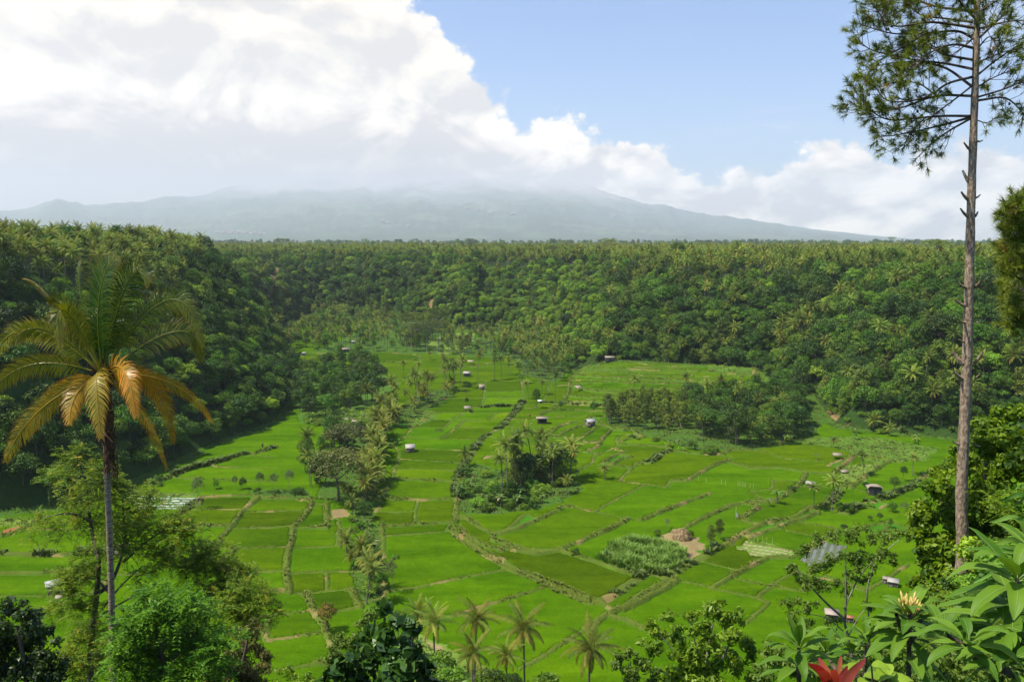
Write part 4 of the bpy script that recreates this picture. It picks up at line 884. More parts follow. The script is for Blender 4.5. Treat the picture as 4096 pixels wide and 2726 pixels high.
for t, f, lb in (((1035, 1170), (1035, 1430), 'tall straight palm in front of the clove trees'), ((1730, 1175), (1730, 1420), 'tall palm rising over the gully wood'), ((1885, 1260), (1880, 1460), 'wide-crowned palm over the gully wood'), ((425, 1130), (432, 1390), 'lone tall palm on the terrace corner'),
                 ((320, 1210), (325, 1330), 'palm behind the round dark tree on the terrace corner'), ((220, 1215), (220, 1370), 'thin palm by the hedge below the terraces'), ((155, 1060), (160, 1250), 'palm at the end of the bright paddies'), ((600, 890), (610, 1060), 'palm with star-shaped crown below the wooded slope')):
    single('3', 'palm', t, f, lb, .85)
single('3', 'dark', (290, 1280), (285, 1440), 'round dark tree on the terrace corner', .38); single('3', 'dark', (725, 1385), (730, 1500), 'small dark tree on the terrace hedge', .3); single('3', 'mid', (475, 1390), (475, 1450), 'small green bush tree on the terrace corner', .25)
for t, f, lb in (((905, 390), (890, 600), 'coconut palm beside the dry plot'), ((1275, 430), (1270, 600), 'wide coconut palm near the channel'), ((640, 590), (640, 890), 'taller coconut palm by the brown-roofed shed'), ((500, 640), (500, 860), 'coconut palm leaning beside the white-roofed hut')):
    single('8', 'palm', t, f, lb, .8)
single('8', 'dark', (905, 640), (905, 715), 'small dark tree above the brown-roofed shed', .22); single('8', 'mid', (1120, 600), (1130, 730), 'bushy tree on the channel bank', .36); single('8', 'mid', (1200, 510), (1200, 640), 'slim tree by the wide palm', .25)
single('8', 'bush', (700, 800), (705, 880), 'dark shrub under the tall palm', .6); single('8', 'bush', (770, 830), (770, 890), 'round shrub on the paddy corner', .6); single('8', 'bush', (1110, 800), (1115, 880), 'dark shrub in the yellow-green plot', .6)
single('8', 'pale', (1210, 800), (1210, 890), 'thin bushy tree in the yellow-green plot', .5); single('8', 'dark', (1015, 880), (1015, 960), 'narrow dark sapling in the yellow-green plot', .16); single('8', 'dark', (940, 905), (940, 950), 'smallest sapling in the yellow-green plot', .13)
single('8', 'mid', (1095, 925), (1100, 1000), 'sapling at the end of a field path', .18); single('8', 'dark', (735, 970), (735, 1040), 'narrow dark bush behind the lacy tree', .2); single('8', 'banana', (220, 690), (210, 820), 'clump of banana on the wide bank'); single('8', 'banana', (150, 760), (150, 840), 'brown-tinged banana at the bank end')
single('8', 'flat', (525, 415), (520, 470), 'tiny umbrella-shaped tree near the thatched shelter', .16); single('8', 'lowpalm', (650, 290), (650, 370), 'young palm in the rough meadow', .5)
for t, f, lb in (((330, 840), (325, 1000), 'palm on the far valley floor near the white roof'), ((1205, 1060), (1205, 1190), 'bushy twin-headed palm in the far paddies'), ((1310, 1070), (1315, 1180), 'single small palm in the far paddies'), ((1490, 1000), (1495, 1130), 'slender leaning palm in the far paddies'),
                 ((1955, 900), (1960, 1100), 'tall palm alone beyond the far paddies'), ((1560, 1040), (1565, 1120), 'short palm on a far paddy bank'), ((1640, 1090), (1645, 1180), 'short palm beside the bright-roofed hut'), ((1410, 990), (1415, 1060), 'yellow-headed palm at the wood edge')):
    single('2', 'palm', t, f, lb, .8)
single('2', 'pale', (590, 1090), (590, 1190), 'bare pinkish spreading tree above the dark bank', 1.0, None); single('2', 'olive', (1070, 590), (1075, 790), 'pale-trunked half-bare tall tree below the cliff', .8); single('2', 'mid', (1000, 1080), (1000, 1230), 'rounded green tree on the paddy edge', .75)
single('2', 'clove', (930, 1030), (930, 1140), 'golden-tipped tree behind the rounded green tree', .9); single('2', 'dark', (1700, 1350), (1700, 1420), 'dark narrow tree by the thatched shelter', .2); single('2', 'flat', (1700, 1305), (1700, 1345), 'small umbrella tree at the head of the paddies', .2)
for t, f, lb in (((1260, 690), (1270, 1320), 'tall albizia tree at the left of the lofty clump'), ((1380, 680), (1385, 990), 'tall albizia tree in the middle of the lofty clump'), ((1470, 650), (1480, 990), 'highest albizia tree of the lofty clump')):
    single('2', 'flat', t, (f[0], 990), lb, 1.05)
for k, (x, y) in enumerate(((860, 100), (270, 105), (-80, 0))):
    pass
def emergent(vx, vy, D, kind, s, label):
    a, b, c = ray(vx * 1.73854, vy * 1.73854); x = a / b * D; z = CAMZ + c / b * D; hz = float(HF(x, D)); plant(kind, 0, x, D, z - HTS[kind] * s if z - HTS[kind] * s > hz - 3 else hz, s, 1.0, label)
emergent(1398, 548, 800, 'flat', 1.15, 'umbrella-crowned tree standing above the wood on the horizon'); emergent(650, 548, 1250, 'flat', 1.4, 'broad umbrella tree on the far horizon left of the volcano foot')
emergent(1080, 548, 1150, 'flat', .9, 'small umbrella tree on the horizon below the volcano'); emergent(2155, 550, 440, 'flat', .85, 'bare-looking umbrella tree on the wood edge near the pine trunk'); emergent(410, 545, 1300, 'flat', 1.5, 'grey umbrella tree on the horizon beside the palm hill')
emergent(1560, 553, 620, 'mid', 1.3, 'rounded green tree topping the wooded plateau'); emergent(1694, 552, 560, 'palm', 1.15, 'tall palm poking above the plateau skyline')
for k in range(len(FL)): pass
FA = dict(x=np.array([f[1] for f in FL]), y=np.array([f[2] for f in FL]), z=np.array([f[3] for f in FL]), k=np.array([f[0] for f in FL]), s=np.array([f[4] for f in FL]), d=np.zeros(len(FL)), zone=np.array([f[5] for f in FL]))
ALL = {q: np.concatenate([SC[q], FA[q]]) for q in SC}
ZL = ['on the palm-topped hill behind the near coconut palm', 'on the wooded plateau below the volcano', 'on the bright green cliff above the valley end', 'on the wooded slope behind the pine trunk', 'on the far bluish valley wall',
      'on the grove knoll amid the paddies', 'along the stream through the paddies', 'in the gully wood behind the paddies', 'in the clove plantation by the small huts', 'around the hamlet at the valley end', 'on the dark bank below the palm-topped hill', 'on the field banks near the brown-roofed shed']
KL = {'dark': 'dense dark green tree', 'mid': 'leafy green tree', 'bright': 'bright green rounded tree', 'olive': 'tall olive green tree', 'flat': 'flat-crowned albizia tree', 'clove': 'golden green clove tree', 'bush': 'low green bush', 'lightbush': 'low pale green bush',
      'palm': 'coconut palm', 'lowpalm': 'short yellowish coconut palm', 'banana': 'banana plant'}
app = np.array([HTS[k] for k in ALL['k']]) * ALL['s'] / ALL['y']
ppx, ppy = projv(ALL['x'], ALL['y'], ALL['z'] + np.array([HTS[k] for k in ALL['k']]) * ALL['s'] * .85)
seen = (ppx > 0) & (ppx < 4096) & (ppy < 2726) & visible(ALL['x'], ALL['y'], ALL['z'] + np.array([HTS[k] for k in ALL['k']]) * ALL['s'] * .8, 0.0)
FAM = {'palm': 'palm', 'lowpalm': 'palm', 'banana': 'banana', 'bush': 'bush', 'lightbush': 'bush'}
fam = np.array([FAM.get(k, 'tree') for k in ALL['k']]); indiv = np.zeros(len(app), bool)
for f_, lim in (('palm', 250), ('tree', 285), ('bush', 240), ('banana', 120)):
    c = np.nonzero((fam == f_) & seen)[0]; c = c[np.argsort(-app[c])][:lim]; indiv[c] = True
for i in np.nonzero(indiv)[0]:
    k = str(ALL['k'][i]); z = int(ALL['zone'][i]); j = int(g_.integers(0, 4))
    plant(k, j, float(ALL['x'][i]), float(ALL['y'][i]), float(ALL['z'][i]) - .3, float(ALL['s'][i]), float(g_.uniform(0, 6.28)), KL[k] + ' ' + ZL[z], KL[k] + 's ' + ZL[z])
# the rest of the woods: one mass of instanced trees
tc_ = bpy.data.collections.new('tree_kit'); order = []
for k in sorted(KIT):
    for v, (_, _, j) in enumerate(KIT[k]): o = bpy.data.objects.new('kit_%03d' % len(order), j); tc_.objects.link(o); order.append((k, v))
def scatter(name, idx, label):
    rest = idx; me = bpy.data.meshes.new(name); me.vertices.add(len(rest))
    co = np.stack([ALL['x'][rest], ALL['y'][rest], ALL['z'][rest] - .3], 1).astype(np.float32); me.vertices.foreach_set('co', co.ravel())
    ki = [order.index((k, int(g_.integers(0, len(KIT[k]))))) for k in ALL['k'][rest]]
    a = me.attributes.new('which', 'INT', 'POINT'); a.data.foreach_set('value', np.array(ki, np.int32))
    a = me.attributes.new('size', 'FLOAT', 'POINT'); a.data.foreach_set('value', ALL['s'][rest].astype(np.float32))
    a = me.attributes.new('turn', 'FLOAT_VECTOR', 'POINT'); t = np.zeros((len(rest), 3), np.float32); t[:, 2] = g_.uniform(0, 6.28, len(rest)); t[:, :2] = g_.normal(0, .05, (len(rest), 2)); a.data.foreach_set('vector', t.ravel())
    o = link(bpy.data.objects.new(name, me)); tag(o, label, kind='stuff')
    ng = bpy.data.node_groups.new(name, 'GeometryNodeTree'); ng.interface.new_socket('Geometry', in_out='INPUT', socket_type='NodeSocketGeometry'); ng.interface.new_socket('Geometry', in_out='OUTPUT', socket_type='NodeSocketGeometry')
    gi = ng.nodes.new('NodeGroupInput'); go = ng.nodes.new('NodeGroupOutput'); ip = ng.nodes.new('GeometryNodeInstanceOnPoints'); ci = ng.nodes.new('GeometryNodeCollectionInfo')
    ci.inputs['Collection'].default_value = tc_; ci.inputs['Separate Children'].default_value = True; ci.inputs['Reset Children'].default_value = True
    def na(nm, ty):
        q = ng.nodes.new('GeometryNodeInputNamedAttribute'); q.data_type = ty; q.inputs['Name'].default_value = nm; return q.outputs['Attribute']
    ip.inputs['Pick Instance'].default_value = True; L = ng.links.new
    L(gi.outputs[0], ip.inputs['Points']); L(ci.outputs[0], ip.inputs['Instance']); L(na('which', 'INT'), ip.inputs['Instance Index']); L(na('turn', 'FLOAT_VECTOR'), ip.inputs['Rotation']); L(na('size', 'FLOAT'), ip.inputs['Scale'])
    L(ip.outputs[0], go.inputs[0]); md_ = o.modifiers.new('trees', 'NODES'); md_.node_group = ng
scatter('forest', np.nonzero(~indiv)[0], 'tropical forest and palms covering the slopes and plateau')
# low growth clothing the hillside below and beside the viewpoint
nx_ = g_.uniform(-85, 75, 2600); ny_ = g_.uniform(2.5, 102, 2600); nz_ = H(nx_, ny_); ns_ = g_.uniform(.35, .75, 2600); nk_ = np.where(g_.uniform(0, 1, 2600) < .65, 'bush', 'lightbush'); ns_ = np.where(ny_ < 25, ns_ * .55, ns_)
tx_, ty_ = projv(nx_, ny_, nz_ + 4.4 * ns_); rr_ = 2.6 * ns_ / ny_ * FPX
out_ = ((ty_ > 2780) | (tx_ > 4120 + rr_) | (tx_ < -24 - rr_)) & (np.hypot(nx_, ny_) > 6.0)
nx_[:620] = g_.uniform(8.5, 32, 620); ny_[:620] = g_.uniform(8.5, 33, 620); nz_ = H(nx_, ny_); ns_[:620] = g_.uniform(.18, .34, 620); out_[:620] = np.hypot(nx_[:620], ny_[:620]) > 12
base_n = len(ALL['x']); add_ = dict(x=nx_[out_], y=ny_[out_], z=nz_[out_], k=nk_[out_], s=ns_[out_], d=np.zeros(out_.sum()), zone=np.zeros(out_.sum(), int))
ALL = {q: np.concatenate([ALL[q], add_[q]]) for q in ALL}
scatter('undergrowth', np.arange(base_n, base_n + out_.sum()), 'low bushes covering the near hillside below the viewpoint')
print('individual', indiv.sum(), 'mass', (~indiv).sum())
# ------------------------------------------------------------------ grass on the banks
def tuft_arrays(pos, hgt, spread, nb, rng, lean=0.5, wd=0.10):
    """blades: two-segment tapering strips; pos (N,3), hgt (N,)"""
    n = len(pos); P = np.repeat(pos, nb, 0); Hh = np.repeat(hgt, nb) * rng.uniform(.55, 1.15, n * nb)
    a = rng.uniform(0, 6.28, n * nb); d = np.stack([np.cos(a), np.sin(a), np.zeros_like(a)], 1); s = np.stack([-np.sin(a), np.cos(a), np.zeros_like(a)], 1)
    b = P + d * (rng.uniform(0, 1, (n * nb, 1)) * np.repeat(spread, nb)[:, None]); w = (wd * Hh)[:, None]; up = np.array([0, 0, 1.0])
    m = b + up * (Hh * .62)[:, None] + d * (Hh * lean * .3)[:, None]; t = b + up * (Hh * (1 - .35 * lean))[:, None] + d * (Hh * lean)[:, None]
    v = np.stack([b - s * w, b + s * w, m + s * w * .8, t, m - s * w * .8], 1).reshape(-1, 3); k = np.arange(n * nb) * 5
    return v, np.stack([k, k + 1, k + 2, k + 4], 1), np.stack([k + 4, k + 2, k + 3], 1)
def add_tufts(mb, pos, hgt, spread, nb, rng, lean=.5, wd=.1):
    v, q, t = tuft_arrays(pos, hgt, spread, nb, rng, lean, wd); lv = np.repeat(np.repeat(rng.uniform(0, 1, len(pos)), nb) * .6 + rng.uniform(0, .4, len(pos) * nb), 5)
    n0 = mb.n; mb.add(v, q, lv)
    mb.f.append((t + n0).ravel()); mb.sz.append(np.full(len(t), 3)); mb.mi.append(np.zeros(len(t), int)); 
def floor_z(x, y): 
    return look(flat, x, y) + np.maximum(look(bh, x, y), 0)
ge = np.random.default_rng(9)
bg_, hg_ = MB(), MB()
for kind, w3 in BANKS:
    wd, hh = WID[kind]
    for a, b in zip(w3[:-1], w3[1:]):
        L = np.linalg.norm(b - a); 
        if L < 0.05 or a[1] > 600: continue
        m = int(L * {'b': 1.5, 'B': 2.6, 'H': 4.0, 'C': 4.5}[kind]) + 1
        t = ge.uniform(0, 1, m); nrm = np.array([-(b - a)[1], (b - a)[0]]) / L; off = ge.uniform(-.5, .5, m) * wd
        if kind == 'C': off = np.where(np.abs(off) < .7, np.sign(off) * 1.3, off)
        x = a[0] + (b[0] - a[0]) * t + nrm[0] * off; y = a[1] + (b[1] - a[1]) * t + nrm[1] * off
        ok = (Dd(x, y) < -.5) & (y > 105) & (vn(x / 4, y / 4, 12) > .28); x, y = x[ok], y[ok]
        if len(x) == 0: continue
        hb = {'b': .38, 'B': .55, 'H': 1.15, 'C': .6}[kind] * (0.5 + 1.1 * vn(x / 5, y / 5, 33)); p = np.stack([x, y, floor_z(x, y) - .1], 1)
        add_tufts(bg_ if kind != 'H' else hg_, p, hb, hb * .5, 4 if kind != 'H' else 7, ge, .6, .16)
o = bg_.obj('bank_grass', M['grass']); tag(o, 'yellow-green grass growing on the paddy banks', kind='stuff')
o = hg_.obj('hedge_growth', M['grass']); tag(o, 'rank growth along the overgrown field banks', kind='stuff')
# rough grass on unplanted ground
def field_tufts(name, label, keys, dens, h, matn, nb=5, lean=.5, seed=1, ymax=480):
    g = np.random.default_rng(seed); mb = MB()
    for key in keys:
        jj, ii = np.nonzero((cat == KEYS.index(key)) & (CYY < ymax) & (CYY > 106) & (fd < 1)); m = int(len(jj) * CS * CS * dens); 
        if m < 1: continue
        s = g.integers(0, len(jj), m); x = CX0 + (ii[s] + g.uniform(0, 1, m)) * CS; y = CY0 + (jj[s] + g.uniform(0, 1, m)) * CS
        hh = h * (.5 + vn(x / 3, y / 3, seed)); add_tufts(mb, np.stack([x, y, floor_z(x, y) - .1], 1), hh, hh * .45, nb, g, lean, .12)
    o = mb.obj(name, M[matn]); tag(o, label, kind='stuff')
M['tall'] = leaf_mat('tall_grass', (0.065, 0.160, 0.012), (0.160, 0.300, 0.035), trans=0.25)
M['straw'] = leaf_mat('straw', (0.33, 0.24, 0.10), (0.52, 0.40, 0.20), trans=0.1)
field_tufts('rough_grass', 'rough weeds and grass on unplanted ground', ('wild', 'meadow', 'grass'), .8, .75, 'grass', 5, .6, 3)
field_tufts('stubble', 'pale straw and stubble on the cut plots', ('dry',), .9, .28, 'straw', 5, 1.0, 4)
s_ = [w for n_, w in PATCH_W if n_ == 'rough']
def tall_patch(w, dens, h, seed):
    g = np.random.default_rng(seed); xs = [a[0] for a in w]; ys = [a[1] for a in w]; A_ = (max(xs) - min(xs)) * (max(ys) - min(ys)); m = int(A_ * dens)
    x = g.uniform(min(xs), max(xs), m); y = g.uniform(min(ys), max(ys), m); k = inside(x, y, w) & (y < 520); x, y = x[k], y[k]; mb = MB()
    hh = h * (.6 + .8 * vn(x / 2.5, y / 2.5, seed)); add_tufts(mb, np.stack([x, y, floor_z(x, y)], 1), hh, hh * .3, 8, g, .45, .055); return mb
tp = tall_patch(s_[1], 5.0, 1.9, 5); o = tp.obj('tall_grass', M['tall']); tag(o, 'plot of tall fodder grass beside the cut field', kind='stuff')
tp = tall_patch(s_[0], 1.0, 2.0, 6); o = tp.obj('tall_grass', M['tall']); tag(o, 'pale thicket of tall grass under the dark hill', kind='stuff')
# ------------------------------------------------------------------ huts
def roofmat(name, c, c2, sc=2.0): return plain(name, c, c2, scale=sc, stretch=(1, 6, 1), bump=.5, rough=.6)
M['tin'] = roofmat('grey_tin', (0.40, 0.41, 0.42), (0.26, 0.25, 0.24)); M['white_tin'] = roofmat('white_tin', (0.44, 0.41, 0.37), (0.28, 0.25, 0.21))
M['thatch'] = roofmat('thatch', (0.36, 0.30, 0.22), (0.20, 0.16, 0.12), 5); M['pinkroof'] = roofmat('faded_roof', (0.36, 0.28, 0.22), (0.22, 0.17, 0.13)); M['rust'] = roofmat('rusted_tin', (0.30, 0.20, 0.15), (0.42, 0.36, 0.32))
M['plank'] = plain('weathered_plank', (0.24, 0.20, 0.16), (0.12, 0.10, 0.08), scale=3, stretch=(6, 6, .6), bump=.5); M['wallwhite'] = plain('plaster', (0.7, 0.68, 0.62), (0.55, 0.52, 0.47)); M['dark_brown'] = plain('hut_dark_brown', (0.10, 0.08, 0.06), (0.05, 0.04, 0.03))  # includes a dark brown for hut doors and a few walls
M['redroof'] = roofmat('tiled_roof', (0.42, 0.17, 0.09), (0.28, 0.10, 0.06)); M['white'] = plain('white_sheet', (0.85, 0.85, 0.85), (0.72, 0.72, 0.74), bump=.2); M['red'] = plain('red_cloth', (0.55, 0.05, 0.02), (0.4, 0.03, 0.02))
def hut(reg, px, py, wpx, roof, label, wall='plank', rot=0.0, dep=.8, hgt=2.2, pitch=.45, openf=False, kind='gable', at=None, name='field_hut', cat_='hut', group=None, hip=False):
    fx, fy = Z(reg, [(px, py)])[0]
    g3 = G(fx, fy) if at is None else at
    if g3 is None: return None
    w = wpx / 1.96 / FPX * math.hypot(g3[1], 0) * (1.0 if at is None else 1.0); w = max(1.2, w); dp = w * dep; s = w / 4.2; h = 1.25 * hgt * min(1.0, max(.5, s * 1.15))
    o = tag(empty(name, (g3[0], g3[1], g3[2] - .05), R(rot)), label, cat_, group)
    b = MB(); ov = .12 * w; rz = pitch * dp * .5; th = .09
    if kind == 'gable':
        ys = (-dp / 2 - ov, 0, dp / 2 + ov); z0 = h - .1; z1 = h + rz
        for a, c, za, zb in ((ys[0], 0, z0, z1), (ys[2], 0, z0, z1)):
            x0, x1 = -w / 2 - ov, w / 2 + ov
            v = [(x0, a, za), (x1, a, za), (x1, c, zb), (x0, c, zb), (x0, a, za + th), (x1, a, za + th), (x1, c, zb + th), (x0, c, zb + th)]
            b.add(v, [(0, 1, 2, 3), (7, 6, 5, 4), (0, 4, 5, 1), (1, 5, 6, 2), (2, 6, 7, 3), (3, 7, 4, 0)])
    elif kind == 'hip':
        x0, x1, y0, y1 = -w / 2 - ov, w / 2 + ov, -dp / 2 - ov, dp / 2 + ov; r_ = w * .16; z0 = h - .1; z1 = h + rz * 1.2
        v = [(x0, y0, z0), (x1, y0, z0), (x1, y1, z0), (x0, y1, z0), (-r_, 0, z1), (r_, 0, z1)]; b.add(v, [(0, 1, 5, 4), (2, 3, 4, 5), (3, 2, 1, 0)]); b.add(v, [(1, 2, 5), (3, 0, 4)])
    else:
        x0, x1, y0, y1 = -w / 2 - ov, w / 2 + ov, -dp / 2 - ov, dp / 2 + ov; z0 = h; z1 = h + rz
        v = [(x0, y0, z0), (x1, y0, z0), (x1, y1, z1), (x0, y1, z1), (x0, y0, z0 + th), (x1, y0, z0 + th), (x1, y1, z1 + th), (x0, y1, z1 + th)]
        b.add(v, [(0, 1, 2, 3), (7, 6, 5, 4), (0, 4, 5, 1), (1, 5, 6, 2), (2, 6, 7, 3), (3, 7, 4, 0)])
    b.obj('roof', M[roof], o)
    if wall:
        b = MB(); k = .94; hh = h * .93
        if openf:
            b.add(*box(-w / 2 * k, w / 2 * k, dp / 2 * k - .06, dp / 2 * k, 0, hh)); b.add(*box(-w / 2 * k, w / 2 * k, -dp / 2 * k, -dp / 2 * k + .06, 0, hh * .4))
        else:
            b.add(*box(-w / 2 * k, w / 2 * k, -dp / 2 * k, dp / 2 * k, -.3, hh))
            if kind == 'gable': b.add([(-w / 2 * k, -dp / 2 * k, hh), (-w / 2 * k, dp / 2 * k, hh), (-w / 2 * k, 0, h + rz * .9)], [(0, 1, 2)]); b.add([(w / 2 * k, -dp / 2 * k, hh), (w / 2 * k, dp / 2 * k, hh), (w / 2 * k, 0, h + rz * .9)], [(0, 1, 2)])
        b.obj('wall', M[wall], o)
        if not openf:
            b = MB(); b.add(*box(-w * .10, w * .10, -dp / 2 * k - .05, -dp / 2 * k - .003, 0, hh * .8)); b.obj('door', M['dark_brown'], o)
    for sx in (-1, 1):
        for sy in (-1, 1):
            b = MB(); b.add(*box(sx * w * .48 - .06, sx * w * .48 + .06, sy * dp * .48 - .06, sy * dp * .48 + .06, -.4, h)); b.obj('post', M['plank'], o)
    return o
hut('6', 1255, 408, 62, 'white_tin', 'white-grey gabled hut alone in the central paddies', rot=12, dep=1.0, pitch=.7)
hut('7', 330, 186, 78, 'pinkroof', 'long open shed with pinkish roof by the terrace path', openf=True, rot=-3, dep=.6, pitch=.25, wall='dark_brown')
hut('7', 705, 212, 62, 'tin', 'grey plank hut with bright tin gable below the clove trees', rot=22, dep=.9, pitch=.5, hgt=2.6)
hut('6', 1703, 88, 44, 'thatch', 'small open thatched shelter at the head of the central paddies', wall=None, rot=10, dep=.9, pitch=.6)
hut('3', 860, 1072, 66, 'thatch', 'long brown shed on top of the terraces', rot=0, dep=.5, pitch=.5); hut('3', 935, 1048, 34, 'thatch', 'smaller thatched hut under trees above the terraces', rot=-20, pitch=.7)
hut('3', 614, 1300, 40, 'pinkroof', 'tiny lean-to on the left side of the terraces', wall=None, rot=25, pitch=.7, kind='shed'); hut('2', 1815, 1292, 38, 'thatch', 'dark steep-roofed hut beneath the palm row', rot=15, pitch=1.2)
hut('2', 1703, 1190, 46, 'white_tin', 'bright-roofed hut among palms of the far paddies', rot=-12, pitch=.6); hut('2', 745, 1000, 66, 'pinkroof', 'long low-roofed house at the hamlet edge', rot=4, dep=.5); hut('2', 815, 930, 28, 'white_tin', 'small white-roofed house left of the dark-roofed one in the hamlet', wall='wallwhite')
hut('2', 888, 930, 26, 'tin', 'small dark-walled house in the hamlet', wall='dark_brown'); hut('2', 255, 895, 26, 'white_tin', 'white roof showing beside the palm-topped hill', wall='wallwhite', name='house', cat_='house'); hut('2', 425, 1020, 26, 'white_tin', 'low white-roofed shed at the far paddy end', wall='wallwhite', kind='shed')
hut('2', 573, 1105, 22, 'white_tin', 'tiny white-roofed hut behind the bare pink tree'); hut('2', 765, 1052, 16, 'white_tin', 'tiniest white shelter in the far paddies', wall=None); hut('2', 1730, 1095, 40, 'rust', 'rusty-roofed shelter on a far paddy bank', wall=None, kind='shed', pitch=.3); hut('2', 640, 768, 28, 'pinkroof', 'pinkish roof in the wood at the cliff foot')
hut('8', 680, 462, 56, 'thatch', 'grey thatched shelter near the rough meadow', rot=-12, pitch=.5, wall=None); hut('8', 475, 690, 62, 'white_tin', 'white-roofed hut beside the leaning palm', rot=-25, pitch=.5); hut('8', 972, 745, 96, 'pinkroof', 'brown-roofed shed with hipped roof on the field bank', rot=-14, pitch=.55, kind='hip')
hut('8', 735, 570, 50, 'thatch', 'collapsed heap-like shelter by the dry plot', rot=10, pitch=.5, hgt=1.0, wall=None)
hut('8', 1120, 1462, 70, 'white_tin', 'white tin roof below the flowering shrub', rot=-28, pitch=.35, kind='shed'); hut('8', 1065, 1440, 40, 'pinkroof', 'dull roof adjoining the white tin roof', rot=-28, pitch=.35, kind='shed')
hut('d', 640, 1085, 92, 'rust', 'patched rusty roof behind the lacy tree', rot=-18, pitch=.3, kind='shed'); hut('d', 782, 1105, 50, 'redroof', 'small shed with red and white roof behind the lacy tree', rot=-18, pitch=.4)
hut('5', 943, 1215, 80, 'pinkroof', 'weathered plank hut hidden beside the near palm trunk', rot=60, pitch=.8, hgt=2.6); hut('5', 432, 1512, 110, 'tin', 'grey hut with tin gable behind the feathery tree', rot=35, pitch=.6, hgt=2.4)
hut('a', 470, 950, 30, 'thatch', 'little thatched roof near the grey hut', rot=10, pitch=.8, wall=None)
hut('6', 755, 172, 34, 'thatch', 'brown roof sunk in the pale thicket', rot=20, pitch=.6); hut('6', 825, 190, 40, 'pinkroof', 'pale roof behind the brown-green stream tree', rot=-10, pitch=.5)
hut('3', 313, 1398, 28, 'white', 'white tarpaulin shelter beside the round dark tree', wall=None, kind='shed', pitch=.3, rot=15)
# far wall houses
hut('4', 770, 512, 52, 'white_tin', 'white-roofed house showing in the wooded slope', wall='plank', rot=-10, pitch=.9, hgt=4, name='house', cat_='house'); hut('2', 107, 670, 20, 'white_tin', 'white roof at the foot of the red landslip', wall='wallwhite', name='house', cat_='house')
hut('3', 1900, 465, 50, 'redroof', 'brown-roofed house high on the wooded slope', wall='wallwhite', name='house', cat_='house', rot=5); hut('3', 1850, 512, 30, 'redroof', 'small red-roofed hut below the brown-roofed house', name='house', cat_='house')
VIL = [(500, 536), (512, 538), (520, 535), (527, 539), (536, 537), (545, 540), (552, 536), (560, 539), (568, 537), (578, 540), (588, 538), (598, 541), (610, 540), (880, 512), (892, 516), (1180, 496), (1128, 495), (1412, 500), (940, 524), (1075, 482), (1100, 488), (1130, 492)]
def mz(x, y):
    az = math.atan2(x, y); d = math.hypot(x, y); i = np.clip(np.searchsorted(ma, az), 1, len(ma) - 1); j = np.clip(np.searchsorted(md, d), 1, len(md) - 1); return float(MZ[j, i])
for k, (vx, vy) in enumerate(VIL):
    a, b, c = ray(vx * 1.73854, vy * 1.73854); hit = None
    for D in np.geomspace(3000, 23000, 700):
        zz = CAMZ + c / b * D; x = a / b * D; gz = mz(x, D) if math.hypot(x, D) > 9400 else float(HF(x, D))
        if zz <= gz: hit = (x, D, gz); break
    if hit is None: continue
    s = hit[1] / 3500.0; o = hut('2', 0, 0, 1, 'redroof' if k % 3 else 'white_tin', 'distant village house on the lower slope of the volcano', wall='wallwhite', at=(hit[0], hit[1], hit[2] + 4), name='house', cat_='house', group='distant village houses')
    o.scale = (7 * s, 7 * s, 4.5 * s)
# ------------------------------------------------------------------ small field things
def post_at(reg, x, y, h, r, name, label, cat_, matn='palebark', group=None):
    q = G(*Z(reg, [(x, y)])[0]); b = MB(); b.add(*tube([(0, 0, -.4), (0.03, 0, h * .5), (0.0, .03, h)], [r, r * .9, r * .7], 6)); o = b.obj(name, M[matn]); o.location = q; tag(o, label, cat_, group); return o
M['bamboo'] = plain('bamboo', (0.55, 0.48, 0.28), (0.38, 0.32, 0.18), scale=6)
for k, (x, y) in enumerate(((1555, 640), (1615, 655), (1735, 668), (1768, 672), (1865, 680), (1880, 682), (1898, 684), (1912, 688), (1925, 690), (1960, 696), (1985, 700))): post_at('7', x, y, 1.9, .05, 'bamboo_stake', 'thin bamboo stake standing in the wide green paddy', 'stake', 'bamboo', 'bamboo stakes in the wide green paddy')
for k, (x, y) in enumerate(((1990, 1105), (2020, 1112), (2055, 1118), (2090, 1124), (2135, 1135))): post_at('7', x, y, 1.8, .05, 'bamboo_stake', 'bamboo stake edging the striped vegetable plot', 'stake', 'bamboo', 'bamboo stakes by the striped vegetable plot')
q = G(*Z('7', [(1848, 932)])[0]); o = tag(empty('field_flag', q), 'white flag hanging from a pole on a paddy bank', 'flag'); b = MB(); b.add(*tube([(0, 0, -.3), (0, 0, 3.6)], [.06, .04], 6)); b.obj('pole', M['bamboo'], o)
b = MB(); b.add([(0.05, 0, .2), (.75, .1, .1), (.5, .12, 1.5), (0.05, 0, 1.9), (0.05, .02, .2), (.75, .13, .1), (.5, .15, 1.5), (.05, .02, 1.9)], [(0, 1, 2, 3), (7, 6, 5, 4), (0, 4, 5, 1), (1, 5, 6, 2), (2, 6, 7, 3)]); b.obj('flag', M['white'], o)
